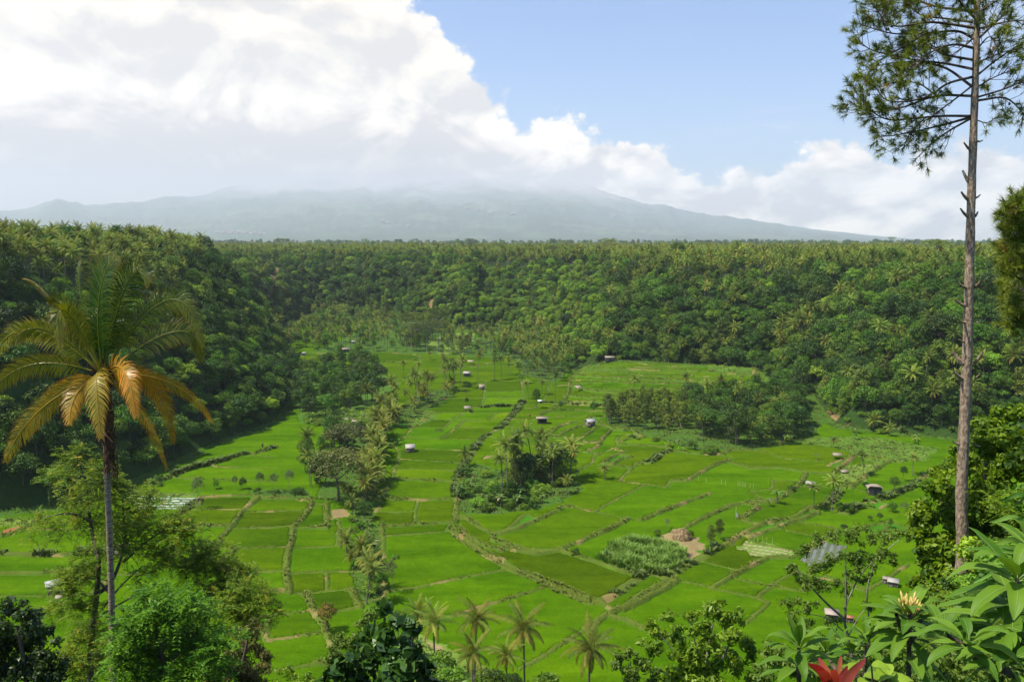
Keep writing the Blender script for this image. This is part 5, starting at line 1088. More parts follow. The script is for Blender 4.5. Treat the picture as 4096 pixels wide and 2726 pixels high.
# haystack: thatched straw heap with a dark hollow side
q = G(*Z('7', [(1425, 1085)])[0]); g = np.random.default_rng(4); b = MB(); p = sph(900, g, 1.0); p = p * np.array([2.3, 2.0, 2.6]); leaves(b, p, unit(p), .9, g, .18, jit=.3, along=np.tile([0, 0, -1.0], (900, 1)) + .3 * p); cz_ = MB(); 
v, f = tube([(0, 0, 0), (0, 0, .9), (0, 0, 1.8), (0, 0, 2.5)], [2.1, 1.9, 1.2, .1], 12); b.add(v, f, .3); o = b.obj('haystack', M['straw']); o.location = q; tag(o, 'shaggy straw haystack at the top of the cut plot', 'haystack')
for nm, lb, (x0, y0), (x1, y1) in (('footbridge', 'upper pale plank across the stream', (940, 1120), (1022, 1116)), ('footbridge', 'lower short plank across the stream', (965, 1144), (1000, 1142))):
    a = P0(*Z('6', [(x0, y0)])[0]); c = P0(*Z('6', [(x1, y1)])[0]); L = math.dist(a, c); b = MB(); b.add(*box(-L / 2, L / 2, -.16, .16, 0, .12)); o = b.obj(nm, M['bamboo']); o.location = ((a[0] + c[0]) / 2, (a[1] + c[1]) / 2, .55); o.rotation_euler = (0, 0, math.atan2(c[1] - a[1], c[0] - a[0])); tag(o, lb, 'plank bridge')
b = MB(); b.add(*tube([(0, 0, 0), (0, 0, 30), (0, 0, 62)], [1.6, 1.1, .3], 4)); o = b.obj('radio_mast', M['white']); a_, b_, c_ = ray(545 * 1.73854, 536 * 1.73854); o.location = (a_ / b_ * 4200, 4200, 50); tag(o, 'thin pale mast rising beyond the plateau wood', 'mast')
# ------------------------------------------------------------------ people in the fields
M['skin'] = plain('skin', (0.30, 0.17, 0.10), (0.24, 0.13, 0.08), bump=0.0); M['cloth_w'] = plain('white_shirt', (0.8, 0.8, 0.78), (0.6, 0.6, 0.6)); M['cloth_d'] = plain('dark_clothes', (0.05, 0.05, 0.06), (0.03, 0.03, 0.03)); M['hatm'] = plain('straw_hat', (0.55, 0.45, 0.25), (0.4, 0.32, 0.18))
def person(reg, x, y, top, leg, label, bend=0.0, hat=False, rz=0.0):
    q = G(*Z(reg, [(x, y)])[0]); me = bpy.data.meshes.new('person')
    sn, cs_ = math.sin(bend), math.cos(bend)
    def T(u, v, w): h = .92; return (u, v * cs_ + (-(w - h) * sn) * 1.0, h + (w - h) * cs_ + v * sn) if w > h else (u, v, w)
    J = [T(0, 0, .94), T(0, 0, 1.15), T(0, 0, 1.40), T(0, 0, 1.50), T(0, -.02, 1.60), T(0, -.01, 1.72), T(.19, 0, 1.40), T(.26, -.05, 1.12), T(.28, -.18, .90), T(-.19, 0, 1.40), T(-.26, -.05, 1.12), T(-.27, -.2, .92),
         (.10, 0, .88), (.11, -.03, .48), (.12, .02, .08), (.12, -.13, .03), (-.10, 0, .88), (-.12, .02, .48), (-.13, .08, .08), (-.13, -.07, .03)]
    Ed = [(0, 1), (1, 2), (2, 3), (3, 4), (4, 5), (2, 6), (6, 7), (7, 8), (2, 9), (9, 10), (10, 11), (0, 12), (12, 13), (13, 14), (14, 15), (0, 16), (16, 17), (17, 18), (18, 19)]
    rad = [.14, .13, .15, .06, .10, .09, .07, .045, .04, .07, .045, .04, .09, .065, .045, .04, .09, .065, .045, .04]
    me.from_pydata(J, Ed, []); o = link(bpy.data.objects.new('person', me)); o.location = q; o.rotation_euler = (0, 0, rz)
    md = o.modifiers.new('skin', 'SKIN'); md.use_smooth_shade = True
    for i, v in enumerate(me.skin_vertices[0].data if me.skin_vertices else []): pass
    if not me.skin_vertices:
        bm_ = None
        import bmesh
        bm_ = bmesh.new(); bm_.from_mesh(me); sk = bm_.verts.layers.skin.verify(); bm_.verts.ensure_lookup_table()
        for i, v in enumerate(bm_.verts): v[sk].radius = (rad[i], rad[i]); v[sk].use_root = (i == 0)
        bm_.to_mesh(me); bm_.free()
    s = o.modifiers.new('sub', 'SUBSURF'); s.levels = 1; s.render_levels = 1; me.materials.append(M['skin']); tag(o, label, 'person')
    sh = MB(); pts = [T(0, 0, .90), T(0, 0, 1.12), T(0, 0, 1.34), T(0, 0, 1.46)]; sh.add(*tube(pts, [.20, .18, .21, .11], 10))
    for sx in (-1, 1): sh.add(*tube([T(sx * .16, 0, 1.41), T(sx * .27, -.04, 1.16)], [.09, .075], 8))
    sh.obj('shirt', M[top], o); lg = MB()
    for a, b_, c in (((.10, 0, .92), (.11, -.03, .48), (.12, .02, .12)), ((-.10, 0, .92), (-.12, .02, .48), (-.13, .08, .12))): lg.add(*tube([a, b_, c], [.125, .095, .075], 8))
    lg.obj('trousers', M[leg], o); hm = MB()
    if hat: hm.add(*tube([T(0, 0, 1.70), T(0, 0, 1.76), T(0, 0, 1.86)], [.30, .2, .02], 12)); hm.obj('hat', M['hatm'], o)
    else: p = sph(160, g_, 1.0) * np.array([.105, .115, .10]); hm.v = []; leaves(hm, p + np.array(T(0, 0.01, 1.72)), unit(p), .05, g_, .8, jit=.1); hm.obj('hair', M['cloth_d'], o)
person('6', 97, 372, 'red', 'cloth_d', 'person in a red top standing by the far-left field bank', rz=.6); person('5', 1553, 800, 'cloth_w', 'cloth_d', 'person in a white shirt bending beside the striped seed bed', bend=.6, hat=True, rz=1.2)
person('7', 232, 134, 'cloth_d', 'cloth_d', 'person in dark clothes standing on the bright paddy path', rz=.2); person('4', 55, 1228, 'cloth_w', 'cloth_d', 'person in a pale top on the terrace edge by the wood', rz=2.0)
# bird gliding before the volcano
q = A(347, 534, 140.0); o = MB(); o.add([(0, -.35, 0), (.09, 0, .03), (0, .35, 0), (-.09, 0, .03), (0, 0, -.07)], [(0, 1, 2, 3)]); o.add([(0, -.35, 0), (.09, 0, .03), (0, .35, 0), (-.09, 0, .03), (0, 0, -.07)], [(0, 3, 4), (3, 2, 4), (2, 1, 4), (1, 0, 4)])
for s in (-1, 1): o.add([(s * .06, .12, .02), (s * .45, .16, .14), (s * .95, -.02, .08), (s * .45, -.06, .13), (s * .06, -.12, .02)], [(0, 1, 2, 3, 4)])
o = o.obj('bird', M['cloth_d']); o.location = q; tag(o, 'dark bird gliding before the foot of the volcano', 'bird')
# ------------------------------------------------------------------ near vegetation
gf = np.random.default_rng(2024)
def Av(vx, vy, D): return np.array(A(vx, vy, D))
ppm = lambda D: 1832.0 / D             # view pixels per metre at distance D
# ---- the near coconut palm
M['nearfrond'] = leaf_mat('near_frond', (0.020, 0.085, 0.004), (0.240, 0.275, 0.014), old=(0.64, 0.25, 0.015), trans=0.30, rough=0.36, spec=0.42, jit=0.0)
M['husk'] = plain('dry_palm_sheath', (0.13, 0.065, 0.03), (0.06, 0.03, 0.015), scale=5, stretch=(2, 2, .5), bump=.6)
M['trunkpalm'] = plain('near_palm_trunk', (0.42, 0.33, 0.23), (0.14, 0.10, 0.065), scale=2.2, stretch=(1.5, 1.5, 8), bump=1.0)
D0 = 36.0
def near_palm():
    foot = Av(262, 1700, D0); foot[2] = float(H(foot[0], foot[1])) - .6
    o = tag(empty('coconut_palm', foot), 'tall near coconut palm with orange-tipped fronds and ringed grey trunk', 'palm')
    def loc(p): return np.asarray(p) - foot
    top = Av(238, 862, D0); pts = [foot, Av(261, 1568, D0), Av(256, 1350, D0), Av(250, 1180, D0), Av(244, 1020, D0), Av(239, 900, D0)]
    P = bez([loc(p) for p in pts], 90); tr = MB(); z = np.linspace(0, 1, 90); r = 0.155 - .025 * z + 0.006 * np.sin(z * 90 * 2.0) ; tr.add(*tube(P, r, 14)); tr.obj('trunk', M['trunkpalm'], o, smooth=True)
    #   tip, bow of the midrib, depth of tip, age, tone, twist, leaflet length
    F = [((268, 588), (228, 690), -0.8, .00, .10, .5, 1.15), ((182, 604), (190, 700), 1.2, .00, .15, .9, 1.0), ((262, 600), (250, 720), 1.0, .0, .2, .2, 1.0), ((345, 650), (292, 655), -.9, .02, .15, -.3, 1.1), ((468, 800), (385, 690), -.8, .05, .30, .2, 1.05), ((462, 832), (405, 762), .6, .08, .25, .3, 1.0),
         ((62, 645), (128, 700), 1.8, .12, .35, 1.1, .8), ((140, 800), (150, 715), -1.6, .06, .55, .4, .95), ((-22, 838), (70, 758), 1.2, .08, .80, .1, 1.05), ((-28, 915), (75, 838), -.6, .12, .85, .1, 1.0), ((12, 1062), (95, 940), -1.3, .22, .95, .2, 1.05),
         ((232, 1008), (222, 872), -2.6, .25, 1.0, .0, 1.1), ((160, 975), (180, 900), -2.0, .42, .9, .3, .9), ((384, 1078), (318, 935), -.9, .42, .75, -.6, .8), ((398, 1018), (352, 885), .9, .55, .5, -.2, 1.0), ((490, 972), (390, 880), -.3, .40, .7, -.3, .75),
         ((312, 962), (285, 852), -2.2, .62, .95, .2, .95), ((300, 800), (262, 740), 2.0, .0, .1, .3, 1.0), ((200, 790), (205, 730), 2.0, .05, .2, -.4, .9), ((60, 1010), (130, 905), 1.5, .5, .7, .5, .9), ((225, 585), (236, 700), .3, .0, .12, .1, 1.1), ((320, 615), (270, 680), .6, .02, .15, .6, 1.0), ((110, 690), (165, 720), .8, .05, .3, .5, .95), ((420, 740), (350, 700), 1.2, .02, .2, .6, .95), ((25, 790), (110, 760), -1.0, .1, .6, .5, .9)]
    for tip, bow, dz, age, tone_, tw, wl in F:
        a = top; c = np.array(Av(*bow, D0 + dz * .55)); e = np.array(Av(*tip, D0 + dz)); s = np.linspace(0, 1, 16)
        bez3 = np.array([(1 - t) ** 2 * a + 2 * t * (1 - t) * (c * 2 - (a + e) / 2) + t * t * e for t in s])
        fr = MB(); frond_path(fr, np.array([loc(p) for p in bez3]), gf, 66, wl * (.88 if tip[1] > 660 else 1.05), tw * .7 + gf.uniform(-.25, .25), age * 1.15, tone_, 0.062, .05, 0, .45, tips=True, plane=np.array([0, 1.0, 0]), fwd=.6); fr.obj('frond', M['nearfrond'], o)
    h = MB(); n = 260; a = gf.uniform(0, 6.28, n); s = gf.uniform(0, 1, n) ** 1.3; base = np.array(loc(Av(240, 905, D0)))
    p = base + np.stack([np.cos(a) * .16, np.sin(a) * .16, -s * 3.9], 1) + np.stack([s * .1, s * 0, s * 0], 1); leaves(h, p, np.stack([np.cos(a), np.sin(a), 0 * a], 1), 1.1, gf, .07, jit=.15, along=np.tile([0, 0, -1.0], (n, 1)), lv=gf.uniform(0, 1, n)); h.obj('dead_leaf_skirt', M['husk'], o)
    cr = MB()
    for k in range(26): a = gf.uniform(0, 6.28); q = loc(top) + np.array([math.cos(a) * .12, math.sin(a) * .12, gf.uniform(-.5, .1)]); e = q + np.array([math.cos(a) * .5, math.sin(a) * .5, gf.uniform(.1, .8)]); cr.add(*tube([q, (q + e) / 2, e], [.10, .07, .03], 5))
    cr.obj('leaf_base', M['husk'], o)
    for k in range(7):
        a = k * .9; s_ = MB(); v, f = tube([(0, 0, -.13), (0, 0, -.10), (0, 0, 0), (0, 0, .09), (0, 0, .14)], [.02, .08, .12, .09, .02], 8); s_.add(v, f, .5); q = s_.obj('coconut', M['husk'], o, smooth=True); q.location = loc(top) + np.array([math.cos(a) * .33, math.sin(a) * .33, -.45])
near_palm()
DENS = 3.6
# ---- clumped near crowns traced from the photo
def crown_tree(name, label, D, clumps, leafm, size, asp, dens, foot, limbs, cat_='tree', barkm='bark', trunk_r=.18, depth=.8, jit=.6, spray=None, lvb=.5, ag=None, shell=(.3, 1.05), seed=1, cname='crown', fz=None):
    g = np.random.default_rng(seed); fx = np.array(Av(*foot, D)); fx[2] = float(H(fx[0], fx[1])) - .4 if fz is None else fz
    o = tag(empty(name, fx), label, cat_); cr = MB()
    for vx, vy, r in clumps:
        dd = g.uniform(-1, 1) * depth * r / ppm(D) * 2.2; c = np.array(Av(vx, vy, D + dd)) - fx; R_ = r / ppm(D)
        nsub = max(6, int(r / 5))
        for k in range(nsub):
            d = sph(1, g, .4)[0]; cc = c + d * R_ * g.uniform(.2, .95); rs = R_ * g.uniform(.3, .5); n = int(DENS * dens * 4 * math.pi * rs * rs / (size * size * asp) * .33) + 4
            lv = np.clip(lvb + g.uniform(-.25, .25), 0, 1)
            if spray:    # feathery sprigs: a midrib with paired leaflets
                ns = max(3, int(n / (2 * spray[0]))); dirs = sph(ns, g, .5); pos = cc + dirs * rs * g.uniform(.2, 1.0, (ns, 1)); ax = unit(dirs + g.normal(0, .5, (ns, 3)) + np.array([0, 0, .1])); L = spray[1]; m = spray[0]
                t = np.linspace(.1, 1, m); q = (pos[:, None] + ax[:, None] * (t * L)[None, :, None] + np.array([0, 0, -1]) * (t ** 2 * L * .35)[None, :, None]); sd = unit(np.cross(ax, np.array([0, 0, 1.0]) + g.normal(0, .3, (ns, 3))))
                for sg in (-1, 1):
                    al = unit(np.repeat(sd * sg, m, 0) + np.repeat(ax, m, 0) * .6); pp = q.reshape(-1, 3) + al * size * .45
                    age = np.repeat(np.repeat((g.uniform(0, 1, ns) < (ag or 0)) * g.uniform(.5, 1, ns), m), 1)
                    leaves(cr, pp, np.tile([0, 0, 1.0], (len(pp), 1)), size, g, asp, np.repeat(lv + g.uniform(-.3, .3, ns), m), 0, age, .3, al)
            else: blob(cr, cc, rs, n, size, g, asp, up=.6, shell=shell, lvb=lv, lvs=.3, jit=jit)
    cr.obj(cname, M[leafm], o); tr = MB()
    for L in limbs:
        P = [np.array(Av(p[0], p[1], D + (p[2] if len(p) > 2 else 0))) - fx for p in L[1:]]; n = len(P) * 5; tr.add(*tube(bez(P, n), np.linspace(L[0][0], L[0][1], n) * .6, 7))
    tr.add(*tube([(0, 0, -.5), np.array(Av(limbs[0][1][0], limbs[0][1][1], D)) - fx], [limbs[0][0][0] * .7, limbs[0][0][0] * .6], 8)) if True else None
    tr.obj('trunk', M[barkm], o, smooth=True); return o
M['feather'] = leaf_mat('feathery_leaves', (0.045, 0.120, 0.005), (0.230, 0.320, 0.014), old=(0.34, 0.27, 0.02), trans=.3, jit=0)
M['pinnate'] = leaf_mat('glossy_pinnate_leaves', (0.020, 0.095, 0.006), (0.160, 0.330, 0.018), trans=.35, rough=.5, spec=.2, jit=0)
M['mango'] = leaf_mat('rusty_tipped_leaves', (0.035, 0.060, 0.008), (0.170, 0.150, 0.030), trans=.2, jit=0); M['darknear'] = leaf_mat('dark_glossy_leaves', (0.010, 0.030, 0.005), (0.050, 0.100, 0.010), trans=.2, rough=.4, spec=.4, jit=0)
M['bigleaf'] = leaf_mat('broad_leathery_leaves', (0.012, 0.045, 0.008), (0.075, 0.165, 0.020), old=(.22, .09, .04), trans=.25, rough=.42, spec=.35, jit=0); M['lime'] = leaf_mat('lime_leaves', (0.080, 0.170, 0.012), (0.270, 0.400, 0.032), trans=.35, rough=.45, spec=.25, jit=0)
M['vine'] = leaf_mat('yellow_green_leaves', (0.030, 0.105, 0.005), (0.240, 0.340, 0.014), old=(.42, .36, .02), trans=.35, rough=.45, spec=.25, jit=0); M['lacy'] = leaf_mat('small_lacy_leaves', (0.060, 0.125, 0.012), (0.190, 0.280, 0.035), trans=.3, jit=0)
crown_tree('feathery_tree', 'large feathery yellow-tipped tree spreading around the near palm trunk', 46,
    [(170, 1060, 45), (215, 1090, 50), (140, 1100, 40), (250, 1130, 55), (200, 1150, 55), (290, 1170, 55), (180, 1200, 50), (110, 1200, 30), (85, 1215, 35), (130, 1225, 35), (240, 1215, 40), (330, 1195, 60), (300, 1230, 60), (380, 1215, 55), (430, 1235, 50), (470, 1275, 50), (500, 1300, 55), (540, 1340, 55), (585, 1370, 50), (610, 1405, 40), (420, 1300, 55),
     (370, 1280, 45), (190, 1330, 45), (160, 1360, 50), (215, 1300, 40), (140, 1400, 40), (200, 1400, 45), (190, 1470, 55), (220, 1520, 55), (170, 1550, 60), (540, 1410, 60), (570, 1450, 50), (500, 1370, 60), (330, 1330, 35), (150, 1500, 30)],
    'feather', .17, .30, .62, (212, 1640), [((.34, .22), (212, 1600), (208, 1500), (222, 1370), (228, 1290)), ((.22, .06), (228, 1290), (208, 1200, 1), (200, 1120, 1), (178, 1050, .5)), ((.15, .04), (212, 1200), (160, 1180, -1), (100, 1190, -1)), ((.24, .08), (220, 1370), (260, 1330, 1), (285, 1250, 2), (282, 1150, 1)), ((.2, .06), (285, 1290, 2), (330, 1250, 1), (390, 1210, 0)), ((.12, .04), (222, 1420), (290, 1380, -1), (360, 1340, -2)), ((.16, .05), (250, 1360), (215, 1330, 1), (160, 1330, 1)), ((.14, .04), (235, 1400), (280, 1345, 2), (330, 1300, 2))],
    spray=(9, .75), ag=.06, trunk_r=.3, seed=3)
crown_tree('pinnate_leaf_tree', 'bright green glossy pinnate-leaved tree in front of the feathery tree', 30,
    [(350, 1360, 28), (330, 1400, 45), (380, 1400, 45), (430, 1390, 35), (300, 1430, 35), (350, 1440, 55), (420, 1430, 50), (470, 1420, 35), (290, 1480, 45), (350, 1500, 60), (420, 1490, 60), (480, 1470, 45), (300, 1540, 50), (380, 1560, 70), (450, 1550, 60), (510, 1500, 45)],
    'pinnate', .20, .34, 1.0, (400, 1700), [((.2, .1), (390, 1640), (380, 1540), (360, 1450), (350, 1390)), ((.12, .04), (380, 1540), (430, 1480), (470, 1430)), ((.12, .04), (375, 1520), (320, 1480), (300, 1430))], spray=(8, .75), seed=4)
crown_tree('rusty_leaved_tree', 'tree with rusty young leaves behind the glossy tree', 33, [(575, 1455, 35), (545, 1490, 45), (595, 1500, 35), (560, 1530, 50), (610, 1530, 28), (520, 1550, 50), (580, 1570, 50), (490, 1560, 45)],
    'mango', .17, .3, .85, (560, 1680), [((.2, .08), (555, 1640), (555, 1550), (570, 1470)), ((.1, .03), (555, 1560), (600, 1520))], seed=5)
crown_tree('dark_shade_tree', 'dark leafy tree in the lower corner below the brown clearing', 28, [(30, 1400, 35), (60, 1430, 45), (10, 1440, 45), (95, 1470, 40), (50, 1490, 60), (0, 1500, 60), (110, 1520, 45), (70, 1550, 60), (20, 1570, 60), (-30, 1450, 60), (-30, 1530, 60), (130, 1560, 40)],
    'darknear', .17, .5, .95, (60, 1720), [((.22, .08), (60, 1660), (60, 1560), (40, 1440)), ((.12, .04), (60, 1560), (100, 1480))], seed=6)
crown_tree('teak_leaf_bush', 'dark bush with very large leathery leaves at the bottom centre', 17, [(880, 1400, 22), (905, 1440, 30), (860, 1450, 28), (945, 1450, 26), (880, 1485, 38), (930, 1490, 36), (830, 1490, 30), (800, 1530, 34), (850, 1530, 42), (910, 1535, 48), (965, 1520, 34), (780, 1560, 40), (840, 1575, 48), (910, 1580, 50), (980, 1560, 40), (1000, 1590, 40), (740, 1590, 30)],
    'bigleaf', .30, .58, .62, (890, 1780), [((.12, .05), (890, 1700), (885, 1560), (885, 1420)), ((.08, .03), (887, 1600), (840, 1520), (820, 1480)), ((.08, .03), (890, 1600), (940, 1540), (950, 1460))], cat_='bush', seed=7, jit=.5, shell=(.5, 1.1))
crown_tree('fine_leaved_tree', 'olive fine-leaved tree beside the large-leaved bush', 24, [(845, 1425, 25), (825, 1455, 32), (790, 1480, 32), (840, 1490, 35), (770, 1510, 32), (810, 1530, 40), (760, 1550, 35)],
    'lacy', .12, .4, 1.2, (800, 1700), [((.12, .05), (800, 1640), (805, 1550), (830, 1450)), ((.08, .03), (805, 1560), (770, 1510))], seed=8)
crown_tree('lime_leaf_tree', 'fresh lime-green narrow-leaved tree at the bottom edge', 15, [(1500, 1450, 26), (1540, 1435, 28), (1590, 1425, 30), (1640, 1400, 28), (1660, 1430, 36), (1690, 1420, 28), (1610, 1460, 40), (1550, 1475, 38), (1500, 1490, 32), (1680, 1470, 38), (1630, 1500, 45), (1570, 1520, 45), (1720, 1490, 30), (1700, 1530, 40), (1640, 1560, 50), (1540, 1570, 40), (1730, 1560, 36)],
    'lime', .15, .34, 1.15, (1620, 1750), [((.08, .03), (1620, 1690), (1620, 1560), (1640, 1430)), ((.05, .015), (1620, 1580), (1570, 1520), (1520, 1460)), ((.05, .015), (1620, 1560), (1670, 1500), (1690, 1420)), ((.04, .012), (1618, 1540), (1600, 1480), (1585, 1420))], seed=9, jit=.5, shell=(.2, 1.1), barkm='palebark')
crown_tree('small_leaf_bush', 'mid-green bush left of the lime-green tree', 22, [(1450, 1500, 26), (1430, 1530, 30), (1480, 1530, 30), (1450, 1570, 40), (1500, 1580, 40)], 'lacy', .12, .5, 1.2, (1450, 1700), [((.08, .03), (1450, 1650), (1450, 1520))], cat_='bush', seed=10)
crown_tree('low_garden_bush', 'low mixed bush at the bottom between the leafy bush and the rusty tree', 24, [(655, 1560, 26), (640, 1590, 30), (710, 1570, 28), (690, 1600, 36)], 'lime', .13, .4, .8, (680, 1700), [((.06, .03), (680, 1680), (670, 1580))], cat_='bush', seed=11)
LACY = [(1850, 1280, 28), (1880, 1250, 26), (1920, 1240, 32), (1960, 1235, 34), (2000, 1240, 32), (2040, 1240, 30), (2075, 1235, 24), (1820, 1310, 22), (1870, 1310, 36), (1920, 1290, 36), (1970, 1290, 38), (2020, 1280, 34), (1840, 1350, 34), (1890, 1350, 30), (1950, 1340, 32), (1990, 1330, 26), (1820, 1390, 32), (1860, 1400, 32), (1830, 1430, 32), (1860, 1450, 30), (1910, 1430, 24), (2000, 1400, 22), (2060, 1420, 24), (2050, 1290, 22)]
crown_tree('lacy_tree', 'thin reddish-barked tree with airy small leaves above the shrubs', 27, [(x, y, r * .95) for x, y, r in LACY], 'lacy', .11, .42, .75, (1958, 1640),
    [((.11, .07), (1955, 1600), (1955, 1520), (1952, 1470), (1940, 1420)), ((.08, .03), (1940, 1420), (1895, 1380), (1850, 1330), (1830, 1300)), ((.07, .03), (1945, 1430), (1946, 1350), (1945, 1260)), ((.05, .02), (1942, 1400), (1975, 1330), (2010, 1290), (2070, 1240)), ((.04, .015), (1948, 1470), (1975, 1420), (1995, 1395)), ((.04, .015), (1940, 1450), (1900, 1420), (1850, 1410)), ((.06, .04), (2000, 1560, 1), (2000, 1440, 1), (1995, 1360, 1), (2010, 1300, 1))], barkm='palebark', seed=12, shell=(.1, 1.1))
VB = [(2290, 975, 40), (2330, 965, 40), (2256, 990, 34), (2300, 1020, 50), (2350, 1020, 55), (2250, 1040, 40), (2190, 1055, 28), (2215, 1090, 45), (2160, 1090, 34), (2270, 1090, 55), (2330, 1090, 60), (2150, 1130, 42), (2200, 1150, 55), (2260, 1160, 55), (2130, 1180, 42), (2180, 1210, 55), (2240, 1230, 55), (2140, 1240, 45), (2125, 1290, 40), (2180, 1280, 50), (2240, 1300, 50),
      (2150, 1340, 45), (2200, 1350, 50), (2260, 1360, 50), (2320, 1180, 60), (2330, 1260, 60), (2330, 1340, 60), (2100, 1230, 22), (2110, 1340, 26), (2370, 1100, 60)]
crown_tree('climber_draped_tree', 'large tree draped in yellow-green glossy leaves behind the pine trunk', 24, VB, 'vine', .165, .6, 1.5, (2260, 1560), [((.3, .15), (2260, 1500), (2265, 1300), (2270, 1060)), ((.15, .06), (2262, 1350), (2190, 1230), (2160, 1120)), ((.15, .06), (2265, 1200), (2320, 1100), (2340, 1000))], seed=13, jit=.45)
crown_tree('fern_leaf_shrub', 'fern-leaved shrub at the foot of the pine trunk', 13, [(2190, 1400, 36), (2240, 1385, 34), (2150, 1430, 34), (2210, 1440, 40), (2270, 1420, 40), (2120, 1470, 36), (2180, 1490, 44), (2250, 1480, 46), (2300, 1450, 40), (2320, 1200, 30), (2340, 1150, 30), (2290, 1160, 30)], 'feather', .06, .3, .7, (2220, 1700), [((.05, .02), (2220, 1640), (2215, 1500), (2200, 1400))], cat_='shrub', spray=(10, .32), seed=14)
UB = [(1780, 1520, 40), (1830, 1540, 40), (1880, 1500, 36), (1930, 1490, 34), (1990, 1500, 40), (2040, 1510, 40), (2000, 1560, 50), (2080, 1570, 50), (2150, 1540, 50), (1740, 1560, 36), (1900, 1560, 50), (2220, 1540, 50), (2290, 1550, 60), (2340, 1500, 60)]
crown_tree('leafy_undergrowth_bush', 'tangled leafy green bush under the flowering shrub', 9.5, UB, 'lacy', .07, .45, 1.2, (2020, 1800), [((.03, .015), (2020, 1700), (2020, 1560))], cat_='bush', seed=15)
# ---- long-leaved shrubs close to the camera
M['blade'] = leaf_mat('long_fleshy_leaves', (0.040, 0.125, 0.008), (0.150, 0.265, 0.020), old=(.35, .30, .04), trans=.30, rough=.5, spec=.2, jit=0); M['midrib'] = plain('leaf_midrib', (0.20, 0.30, 0.07), (0.16, 0.25, 0.06), bump=0)
M['stemd'] = plain('knobbly_stem', (0.16, 0.12, 0.08), (0.07, 0.05, 0.035), scale=30, bump=.8); M['petal'] = leaf_mat('yellow_buds', (0.62, 0.46, 0.10), (0.80, 0.66, 0.22), old=(.7, .35, .15), trans=.2, jit=0); M['redleaf'] = leaf_mat('red_leaves', (0.20, 0.002, 0.020), (0.36, 0.022, 0.028), old=(0.50, 0.26, 0.06), trans=.35, rough=.35, spec=.5, jit=0)
def blade(mb, base, dirv, L, W, droop, g, lv=.5, ag=0., wav=.03, up=None, seg=9, petiole=.12, mi=0, tipw=0.0, ribm=None, fold=.10):
    d = unit(np.asarray(dirv, float)); upv = np.array([0, 0, 1.0]) if up is None else np.asarray(up, float); side = np.cross(d, upv); side = unit(side if np.linalg.norm(side) > .1 else np.array([1.0, 0, 0])); p = [np.asarray(base, float)]; s = np.linspace(0, 1, seg); ph = g.uniform(0, 6)
    for i in range(1, seg):
        a = droop * s[i]; nd = unit(d * math.cos(a) + np.array([0, 0, -1.0]) * math.sin(a) + side * .08 * math.sin(s[i] * 3 + ph)); p.append(p[-1] + nd * L / (seg - 1))
    p = np.array(p); T = unit(np.gradient(p, axis=0)); nn = unit(np.cross(side, T)); nn = np.where((nn[:, 2:3] < 0), -nn, nn)
    x = np.clip((s - petiole) / (1 - petiole), 0, 1); w = W * .5 * (np.sin(np.pi * x ** .85) ** .75 * (1 - .25 * x)) + .004
    o1 = nn * (np.sin(s * 17 + ph) * wav * L * .35 * (s > petiole))[:, None]; o2 = nn * (np.sin(s * 15 + ph + 2) * wav * L * .35 * (s > petiole))[:, None]
    rows = [p - side * w[:, None] + nn * (w * fold * 3)[:, None] + o1, p - side * (w * .5)[:, None] + nn * (w * fold)[:, None] + o1 * .4, p, p + side * (w * .5)[:, None] + nn * (w * fold)[:, None] + o2 * .4, p + side * w[:, None] + nn * (w * fold * 3)[:, None] + o2]
    v = np.concatenate(rows); q = []
    for r in range(4):
        for i in range(seg - 1): q.append((r * seg + i, r * seg + i + 1, (r + 1) * seg + i + 1, (r + 1) * seg + i))
    mb.add(v, np.array(q), np.clip(lv + g.uniform(-.08, .08, len(v)), 0, 1), mi, ag)
    if ribm is not None: ribm.add(*tube(p + nn * .0015, np.linspace(.0028, .0007, seg) * L / .33, 4))
def rosette_shrub(name, label, D, whorls, stems, g, cat_='shrub', L0=.34, W0=.085):
    """whorls: (view x, view y, radius px, leaves, lean dir)"""
    fx = np.array(Av(*stems[0][0], D)); fx[2] = float(H(fx[0], fx[1])) - .1 if H(fx[0], fx[1]) < fx[2] else fx[2]
    o = tag(empty(name, fx), label, cat_)
    st = MB()
    for S in stems:
        P = [np.array(Av(p[0], p[1], D + (p[2] if len(p) > 2 else 0))) - fx for p in S]; st.add(*tube(bez(P, 12), np.linspace(.020, .012, 12), 8))
    st.add(*tube([(0, 0, 0), np.array(Av(stems[0][0][0], stems[0][0][1], D)) - fx + np.array([0, 0, .02])], [.026, .02], 8)); st.obj('stem', M['stemd'], o, smooth=True)
    for (vx, vy, r, n, dz, elev) in whorls:
        c = np.array(Av(vx, vy, D + dz)) - fx; L = r / ppm(D); n = int(n * 1.35)
        for k in range(n):
            az = k * 2.399 + g.uniform(-.3, .3); u = k / max(1, n - 1); el = R(elev[0] + (elev[1] - elev[0]) * u + g.uniform(-8, 8)); d = np.array([math.cos(az) * math.cos(el), math.sin(az) * math.cos(el) * .9, math.sin(el)])
            b = c + np.array([0, 0, -.10 * L * 3 * (1 - u) * .5]) + d * .02; m = MB(); rb = MB(); ll = L * g.uniform(.8, 1.12)
            blade(m, b, d, ll, ll * g.uniform(.24, .31), R(g.uniform(20, 62)), g, g.uniform(.2, .85), 0.0, .03, ribm=rb)
            lf = m.obj('leaf', M['blade'], o, smooth=True); rb.obj('midrib', M['midrib'], lf)
    return o, fx
gs = np.random.default_rng(31)
